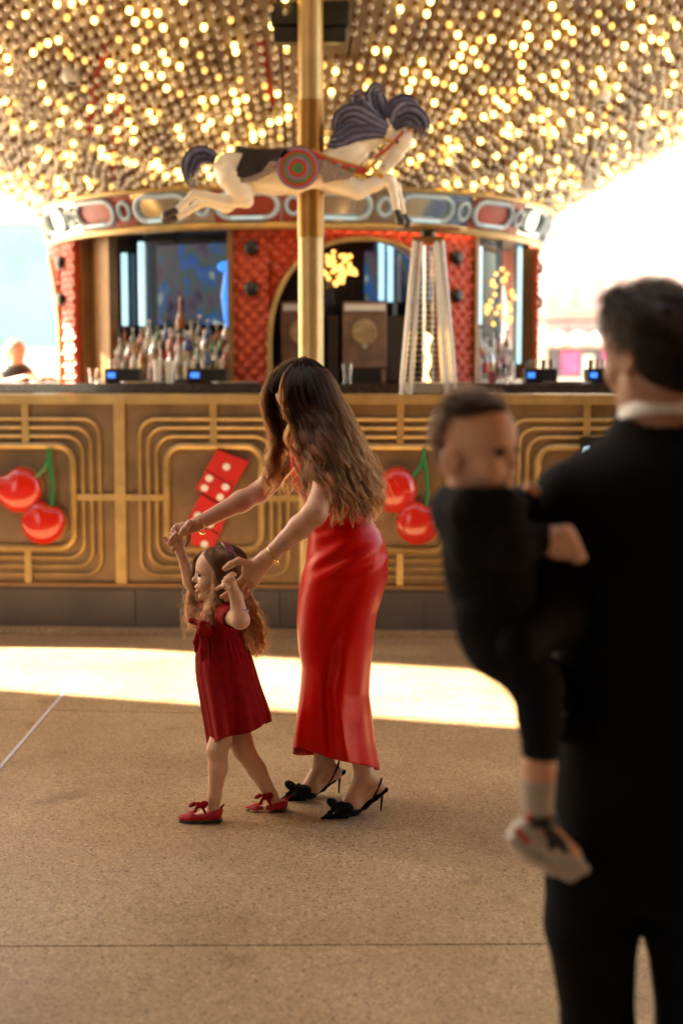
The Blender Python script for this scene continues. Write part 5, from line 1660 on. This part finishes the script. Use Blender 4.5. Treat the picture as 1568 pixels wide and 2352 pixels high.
# ================================================================== toddler on his arm
M['offwhite'] = mat('worn_white_leather', (.50, .43, .36), .5, var=.1)
TY = 2.66
tod = empty('person', tuple(P(1140, 1480, TY)), 'toddler in dark clothes and a red, white and black sneaker held by the man', 'person')
tp = lambda u, v, y=0.0: P(u, v, TY + y)
TR = frame((.80, -.58, -.03), (-.10, 0, 1))
t_h = .194
tb = tp(1090, 1026) - TR @ (np.array((0, 0, .52)) * t_h)
S = SDF()
Lt = head_sdf(S, tb, TR, t_h, 1.0, k=.8)
S.ell(Lt(-.06, -.37, .40), np.array((.11, .045, .15)) * t_h, .006, TR); S.ell(Lt(-.04, -.425, .41), np.array((.06, .03, .09)) * t_h, .006, TR, sub=True)
S.cone(Lt(-.05, 0, .2), tp(1105, 1150, .03), .042, .05, .02)
S.cone(tp(1105, 1150, .03), tp(1130, 1400, .04), .035, .045, .01)
# hand on the father's arm
hw = tp(1262, 1238, -.03)
S.chain([tp(1100, 1200, .0), tp(1120, 1240, -.04), tp(1180, 1255, -.07), hw], [.028, .028, .028, .024], .01)
S.ell(tp(1288, 1248, -.045), (.032, .026, .030), .015)
for i in range(4):
    a, b = 1290 + 8 * i, 1216 + 18 * i
    S.chain([tp(a - 6, b + 4, -.045), tp(a + 12, b + 2, -.060), tp(a + 20, b + 10, -.048), tp(a + 10, b + 16, -.036)], [.0105, .0105, .0095, .0085], .003)
S.chain([tp(1276, 1230, -.06), tp(1292, 1222, -.068), tp(1304, 1226, -.066)], [.012, .011, .0095], .005)
# small far hand over the father's shoulder
S.chain([tp(1180, 1180, .10), tp(1205, 1145, .10), tp(1216, 1130, .09)], [.026, .02, .018], .01)
for i in range(4):
    S.chain([tp(1208 + i * 6, 1122 + i * 3, .085), tp(1212 + i * 6, 1116 + i * 3, .07), tp(1214 + i * 6, 1124 + i * 3, .062)], [.0075, .007, .0065], .003)
S.chain([tp(1130, 1400, .04), tp(1160, 1480), tp(1232, 1580, -.02), tp(1238, 1760, -.02), tp(1234, 1850, -.02)], [.045, .042, .036, .030, .026], .015)
S.chain([tp(1234, 1850, -.02), tp(1235, 1900, -.03), tp(1310, 1965, -.05)], [.026, .028, .02], .015)
S.chain([tp(1150, 1470, .08), tp(1240, 1570, .16), tp(1300, 1650, .10)], [.045, .035, .025], .01)
V, Q = S.mesh(.0045); M['skintod'] = mat('toddler_skin', (.74, .40, .26), .45, sss=.1)
mesh_obj('body', V, Q, 'skintod', tod)
M['lipdark'] = mat('toddler_lip', (.30, .07, .05), .4)
face_parts(Lt, TR, t_h, tod, 'hair_dark', 'lipdark', open_=False, child=1, lash=.03, brow=.012)
S = SDF()
S.ell(Lt(-.12, 0, .655), np.array((.36, .332, .355)) * t_h, .015, TR)
S.ell(Lt(-.20, 0, .45), np.array((.22, .28, .28)) * t_h, .02, TR)
S.ell(Lt(.08, 0, .95), np.array((.22, .17, .07)) * t_h, .02, TR)
for y in (-1, 1):
    S.ell(Lt(.0, y * .36, .42), np.array((.12, .10, .16)) * t_h, .01, TR, sub=True)
V, Q = S.mesh(.0045)
fuzz('strands', V, 9000, .013, 'strand_kid', tod, TR @ np.array((.3, 0, -.7)), .0007)
S = SDF(); S.ell(Lt(-.02, 0, .865), np.array((.30, .26, .165)) * t_h, .015, TR)
V, Q = S.mesh(.0045); mesh_obj('hair', V, Q, 'browhair', tod)
fuzz('strands', V, 7000, .030, 'strand_kid', tod, TR @ np.array((.9, .2, .05)), .0007)
# hooded jacket
S = SDF()
S.chain([tp(1044, 1172, .05), tp(1084, 1176, -.06), tp(1150, 1172, -.05), tp(1182, 1166, .06)], [.044, .042, .038, .034], .02)
S.cone(tp(1090, 1180, .04), tp(1125, 1300, .05), .070, .082, .04)
S.cone(tp(1125, 1300, .05), tp(1148, 1450, .03), .082, .080, .04)
S.chain([tp(1068, 1195, .0), tp(1092, 1255, -.04), tp(1170, 1255, -.075), tp(1238, 1240, -.04)], [.047, .046, .040, .032], .025)
S.chain([tp(1150, 1180, .12), tp(1190, 1165, .12), tp(1206, 1145, .10)], [.045, .036, .028], .02)
V, Q = S.mesh(.006); mesh_obj('jacket', V, Q, 'kidcloth', tod)
S = SDF()
S.chain([tp(1135, 1440, .02), tp(1160, 1490, .0), tp(1232, 1575, -.02), tp(1240, 1650, -.02), tp(1240, 1722, -.02)], [.070, .060, .047, .041, .036], .02)
S.cone(tp(1120, 1400, .02), tp(1140, 1470, .02), .066, .066, .02)
S.chain([tp(1160, 1470, .10), tp(1250, 1570, .17), tp(1310, 1670, .10)], [.06, .048, .036], .02)
V, Q = S.mesh(.006); mesh_obj('trousers', V, Q, 'kidcloth', tod)
q = G(); q.tube([tp(1236, 1788, -.02), tp(1234, 1840, -.02), tp(1236, 1872, -.022)], [.0335, .031, .030], 20); q.obj('sock', 'offwhite', tod)
# sneaker
sf = lambda u, v, y=0.0: tp(u, v, -.03 + y)
S = SDF()
S.chain([sf(1200, 1915), sf(1238, 1938, -.005), sf(1285, 1968, -.02), sf(1318, 1984, -.03)], [.026, .025, .022, .019], .012, sc=(1, 1.2, 1))
S.cone(sf(1237, 1880), sf(1222, 1915), .028, .030, .02)
V, Q = S.mesh(.004); sh = mesh_obj('sneaker', V, Q, 'offwhite', tod)
S = SDF(); S.chain([sf(1178, 1922), sf(1212, 1955, -.005), sf(1262, 1988, -.02), sf(1305, 2004, -.03), sf(1338, 1992, -.03)], [.013, .014, .014, .013, .011], .008, sc=(1, 2.3, 1))
V, Q = S.mesh(.004); mesh_obj('sole', V, Q, 'offwhite', sh)
def panel(name, poly, m, r=.009):
    S = SDF(); pts = [sf(u, v, -.030 - .006 * (u > 1280)) for u, v in poly]
    S.chain(pts, [r] * len(pts), .006); V, Q = S.mesh(.0035); mesh_obj(name, V, Q, m, sh)
q = G(); q.tube([sf(1239, 1866), sf(1238, 1892)], [.0325, .034], 18); q.obj('ankle_collar', 'black', sh)
panel('black_overlay', [(1236, 1962), (1266, 1950), (1296, 1962), (1326, 1984)], 'black', .007)
panel('black_overlay', [(1240, 1966), (1275, 1988), (1318, 1998), (1342, 1984)], 'black', .006)
panel('black_overlay', [(1258, 1908), (1270, 1930), (1262, 1950)], 'black', .010)
panel('black_overlay', [(1272, 1915), (1290, 1938), (1300, 1956)], 'black', .008)
panel('red_flash', [(1186, 1906), (1208, 1930), (1230, 1936), (1226, 1926)], 'cherry', .006)
q = G(); q.sphere(sf(1212, 1880, -.026), .008, 10, 8); q.obj('badge', 'cherry', sh)

# ================================================================== patron at the far end of the bar
pY = 12.6
pat = empty('person', (float(P(38, 850, pY)[0]), pY, .3), 'blonde woman in a black top sitting at the far left end of the bar', 'person')
q_ = lambda u, v, y=0.0: P(u, v, pY + y)
S = SDF(); PR_ = frame((.75, -.6, -.25), (.2, 0, 1))
ph = .22; pb = q_(36, 812) - PR_ @ (np.array((0, 0, .5)) * ph)
Lp = head_sdf(S, pb, PR_, ph)
S.cone(Lp(-.1, 0, .2), q_(36, 850), .05, .06, .02)
S.chain([q_(36, 850), q_(30, 940)], [.09, .11], .03)
S.chain([q_(12, 862), q_(-4, 885, -.15), q_(60, 868, -.35)], [.05, .04, .028], .02)
S.chain([q_(62, 860), q_(86, 885, -.15), q_(100, 868, -.35)], [.05, .04, .028], .02)
simple_hand(S, q_(100, 868, -.35), (1, -.2, 0), (0, 0, -1), .16, .3); simple_hand(S, q_(60, 868, -.35), (1, -.2, 0), (0, 0, -1), .16, .3)
S.chain([q_(30, 940), np.array((q_(30, 940)[0], pY - .35, .85)), np.array((q_(30, 940)[0], pY - .35, .36))], [.11, .07, .045], .03)
V, Q = S.mesh(.009); mesh_obj('body', V, Q, 'skinman', pat)
S = SDF(); S.cone(q_(36, 860), q_(30, 960), .115, .14, .03, sc=(1.35, 1, 1)); S.cone(q_(14, 864), q_(62, 864), .06, .06, .03)
V, Q = S.mesh(.01); mesh_obj('top', V, Q, 'black', pat)
M['blonde'] = mat('blonde_hair', (.30, .24, .19), .5, var=.3, vscale=60)
S = SDF(); S.ell(Lp(-.1, 0, .65), np.array((.45, .40, .40)) * ph, .02, PR_); S.ell(Lp(-.15, .1, .3), np.array((.3, .4, .5)) * ph, .04, PR_)
V, Q = S.mesh(.009); mesh_obj('hair', V, Q, 'blonde', pat)
q = G(); q.box((float(q_(36, 900)[0]), pY + .05, .75), (.42, .4, .9), bev=.03); tag(q.obj('bar_stool', 'wooddark', smooth=False), 'dark bar stool under the blonde woman on the far left', 'stool')

# ================================================================== carousel horse on the pole
hY = PY
hs = empty('carousel_horse', tuple(P(700, 440, hY)), 'cream leaping carousel horse with violet mane and brown saddle on the gold pole', 'carousel horse')
hp_ = lambda u, v, y=0.0: P(u, v, hY + y)
hr = 1.0 / PPM(400, hY)
S = SDF()
SC = (1, .95, 1)
def hc(pts, rad, k=.03, y=None, sc=SC):
    S.chain([hp_(p[0], p[1], (p[2] if len(p) > 2 else 0)) for p in pts], [r * hr for r in rad], k, sc=sc)
hc([(531, 390), (560, 395), (630, 398), (700, 400), (758, 400)], [40, 43, 47, 47, 43], .04)
hc([(756, 392), (800, 345), (850, 308), (885, 298)], [42, 38, 30, 24], .03)
hc([(890, 300), (922, 322), (907, 352), (886, 382)], [24, 24, 19, 14], .015, sc=(1, .75, 1))
hc([(884, 382), (876, 388)], [12, 10], .01, sc=(1, .75, 1))
for (sy, du, dv) in ((-1, 0, 0), (1, 22, 10)):
    y = sy * .075
    hc([(775, 415, y * .6), (822, 438, y), (860, 424, y), (893, 412, y)], [33, 19, 15, 13], .025)
    hc([(893, 412, y), (901 + du * .4, 430, y), (908 + du * .5, 462, y), (911 + du * .6, 486, y)], [13, 10, 8, 8], .015)
hc([(535, 408, -.07), (553, 440, -.08), (566, 462, -.08)], [36, 26, 15], .025)
hc([(566, 462, -.08), (520, 463, -.08), (470, 450, -.08), (444, 446, -.08)], [15, 14, 11, 9], .015)
hc([(444, 446, -.08), (425, 466, -.08), (405, 483, -.08)], [10, 8, 8], .015)
hc([(535, 408, .07), (560, 445, .08), (520, 475, .08), (470, 462, .08)], [34, 21, 13, 10], .025)
hc([(470, 462, .08), (430, 486, .08), (404, 500, .08)], [11, 8, 8], .015)
for y in (-.05, .05):
    S.cone(hp_(893, 290, y), hp_(889, 272, y), 7 * hr, 2.5 * hr, .01)
V, Q = S.mesh(.0065); mesh_obj('body', V, Q, 'cream', hs)
for (a, b, y) in (((911, 486), (920, 508), -.075), ((924, 492), (934, 512), .085), ((405, 483), (382, 494), -.08), ((404, 500), (380, 503), .08)):
    S = SDF(); S.cone(hp_(*a, y), hp_(*b, y), 8.5 * hr, 11 * hr, .005); V, Q = S.mesh(.006); mesh_obj('hoof', V, Q, 'hoof', hs)
M['manedark'] = mat('mane_dark_violet', (.045, .042, .08), .42, var=.25, vscale=30)
def locks(name, rows, m, nlk=6, r0=7.0, yo=0.0, taper=.25, spr=8):
    for row in rows:
        for i in range(nlk):
            w = (i - (nlk - 1) / 2) / nlk * 2
            c = spline([hp_(u, v, y + yo) for (u, v, y) in row], 18)
            t = np.diff(c, axis=0); t = np.r_[t, t[-1:]]
            nn = np.cross(t, (0, 1, 0)); nn /= np.linalg.norm(nn, axis=1)[:, None] + 1e-9
            s_ = np.linspace(0, 1, 18)
            pr_ = (.35 + .9 * np.sin(np.pi * np.clip(s_ * .85 + .1, 0, 1)))
            c = c + nn * (w * spr * hr * pr_)[:, None] + np.array((0, 1, 0)) * (rng.normal(0, .006))
            q = G(); q.tube(list(c), list(r0 * hr * (1 - (1 - taper) * s_ ** 2) * pr_ * .9), 8); q.obj(name, m if i % 2 else m + 'dark', hs)
locks('mane_lock', [[(885, 303, -.06), (850, 296, -.08), (810, 300, -.09), (785, 315, -.09), (757, 322, -.07), (744, 305, -.04)],
                    [(890, 296, -.06), (852, 280, -.08), (815, 262, -.09), (787, 270, -.08), (778, 295, -.07), (800, 303, -.07)],
                    [(880, 285, -.03), (850, 268, -.04), (828, 245, -.05), (820, 222, -.05), (838, 232, -.05)],
                    [(885, 285, -.02), (872, 260, -.03), (862, 232, -.04), (862, 208, -.04), (885, 205, -.03)],
                    [(896, 285, -.04), (905, 258, -.05), (925, 240, -.06), (948, 240, -.05), (955, 255, -.04)],
                    [(900, 290, -.04), (925, 268, -.06), (950, 268, -.06), (968, 292, -.05), (960, 320, -.04)],
                    [(870, 300, .05), (830, 290, .08), (790, 300, .08), (755, 300, .07)]], 'mane', spr=20, r0=5.6, nlk=7)
locks('tail_lock', [[(496, 366, 0), (470, 354, -.01), (446, 362, -.01), (436, 392, -.01), (440, 415, 0), (448, 434, 0)]], 'mane', nlk=6, r0=5.5, spr=17)
# eye, nostril
q = G(); q.sphere(hp_(912, 326, -.062), .010, 10, 8); q.obj('eye', 'black', hs)
q = G(); q.sphere(hp_(880, 381, -.036), .006, 8, 6); q.obj('nostril', 'hoof', hs)
# saddle
S = SDF()
hs_y = -.118
S.chain([hp_(548, 345), hp_(580, 354), hp_(640, 353), hp_(690, 350), hp_(706, 356)], [10 * hr, 12 * hr, 12 * hr, 13 * hr, 6 * hr], .02, sc=(1, 3.2, 1))
V, Q = S.mesh(.006); mesh_obj('saddle', V, Q, 'saddle', hs)
def patch(name, poly, m, y0, th_=.03):
    for sy in (-1, 1):
        q = G(); n_ = len(poly)
        q.prism([hp_(u, v, sy * (abs(y0) - .00)) for u, v in (poly if sy < 0 else poly[::-1])][::-1], (0, 0, 0), (0, -sy * -th_ * -1 if sy < 0 else -th_, 0)); q.obj(name, m, hs, smooth=False)
patch('saddle_skirt', [(562, 342), (536, 404), (560, 409), (592, 398), (608, 378), (628, 364), (700, 356), (690, 346), (600, 346)], 'saddle', .148)
patch('fringe', [(545, 400), (520, 412), (545, 421), (585, 415), (620, 398), (640, 372), (620, 368), (600, 396)], 'fringe', .143)
patch('fringe', [(712, 362), (735, 380), (742, 420), (770, 414), (800, 410), (815, 398), (780, 385), (745, 368)], 'fringe', .143)
for r_, m_, y_ in ((49, 'hviolet', .148), (42, 'hred', .151), (35, 'hgreen', .154), (28, 'hviolet', .157), (21, 'hred', .160), (12, 'hgreen', .163)):
    c = (684, 386)
    for sy in (-1, 1):
        q = G(); q.prism([hp_(c[0] + r_ * math.cos(a), c[1] + r_ * math.sin(a), sy * y_) for a in np.linspace(0, 2 * math.pi, 36, endpoint=False)][::sy], (0, 0, 0), (0, -sy * .02, 0)); q.obj('medallion_ring', m_, hs, smooth=False)
for sy in (-1, 1):
    for i in range(26):
        a = 2 * math.pi * i / 26
        q = G(); q.sphere(hp_(684 + 31.5 * math.cos(a), 386 + 31.5 * math.sin(a), sy * .157), .0045, 6, 5); q.obj('stud', 'emblem', hs)
# straps: breast band, bridle
def band(pts, w, m, name, y0):
    for sy in (-1, 1):
        q = G(); q.tube([hp_(u, v, sy * (y0 + d)) for u, v, d in pts], w * hr, 10, up=(0, 1, 0), flat=.35); q.obj(name, m, hs)
band([(712, 352, 0), (750, 372, 0), (800, 388, -.01), (840, 396, -.035)], 12, 'hred', 'breast_band', .108)
band([(712, 362, 0), (750, 383, 0), (800, 400, -.01), (842, 406, -.035)], 4, 'hyellow', 'band_edge', .116)
band([(716, 343, 0), (752, 360, 0), (800, 375, -.01), (838, 386, -.035)], 3, 'hyellow', 'band_edge', .112)
for (u, v, m_) in ((752, 371, 'hgreen'), (778, 380, 'hgrey'), (808, 390, 'hgreen')):
    q = G(); q.sphere(hp_(u, v, -.118), .014, 10, 6, (1.3, .4, .8)); q.obj('jewel', m_, hs)
band([(926, 302, 0), (905, 325, 0), (885, 345, 0), (860, 362, 0)], 3.5, 'hred', 'bridle', .058)
band([(862, 312, 0), (885, 320, 0), (905, 325, 0)], 2.5, 'hyellow', 'bridle', .062)
band([(842, 396, -.03), (850, 382, -.03), (866, 370, -.045)], 5, 'hyellow', 'rein', .09)
for (u, v) in ((846, 384), (862, 398), (876, 404)):
    q = G(); q.sphere(hp_(u, v, -.10), .017, 10, 8); q.obj('yellow_flower', 'hyellow', hs)
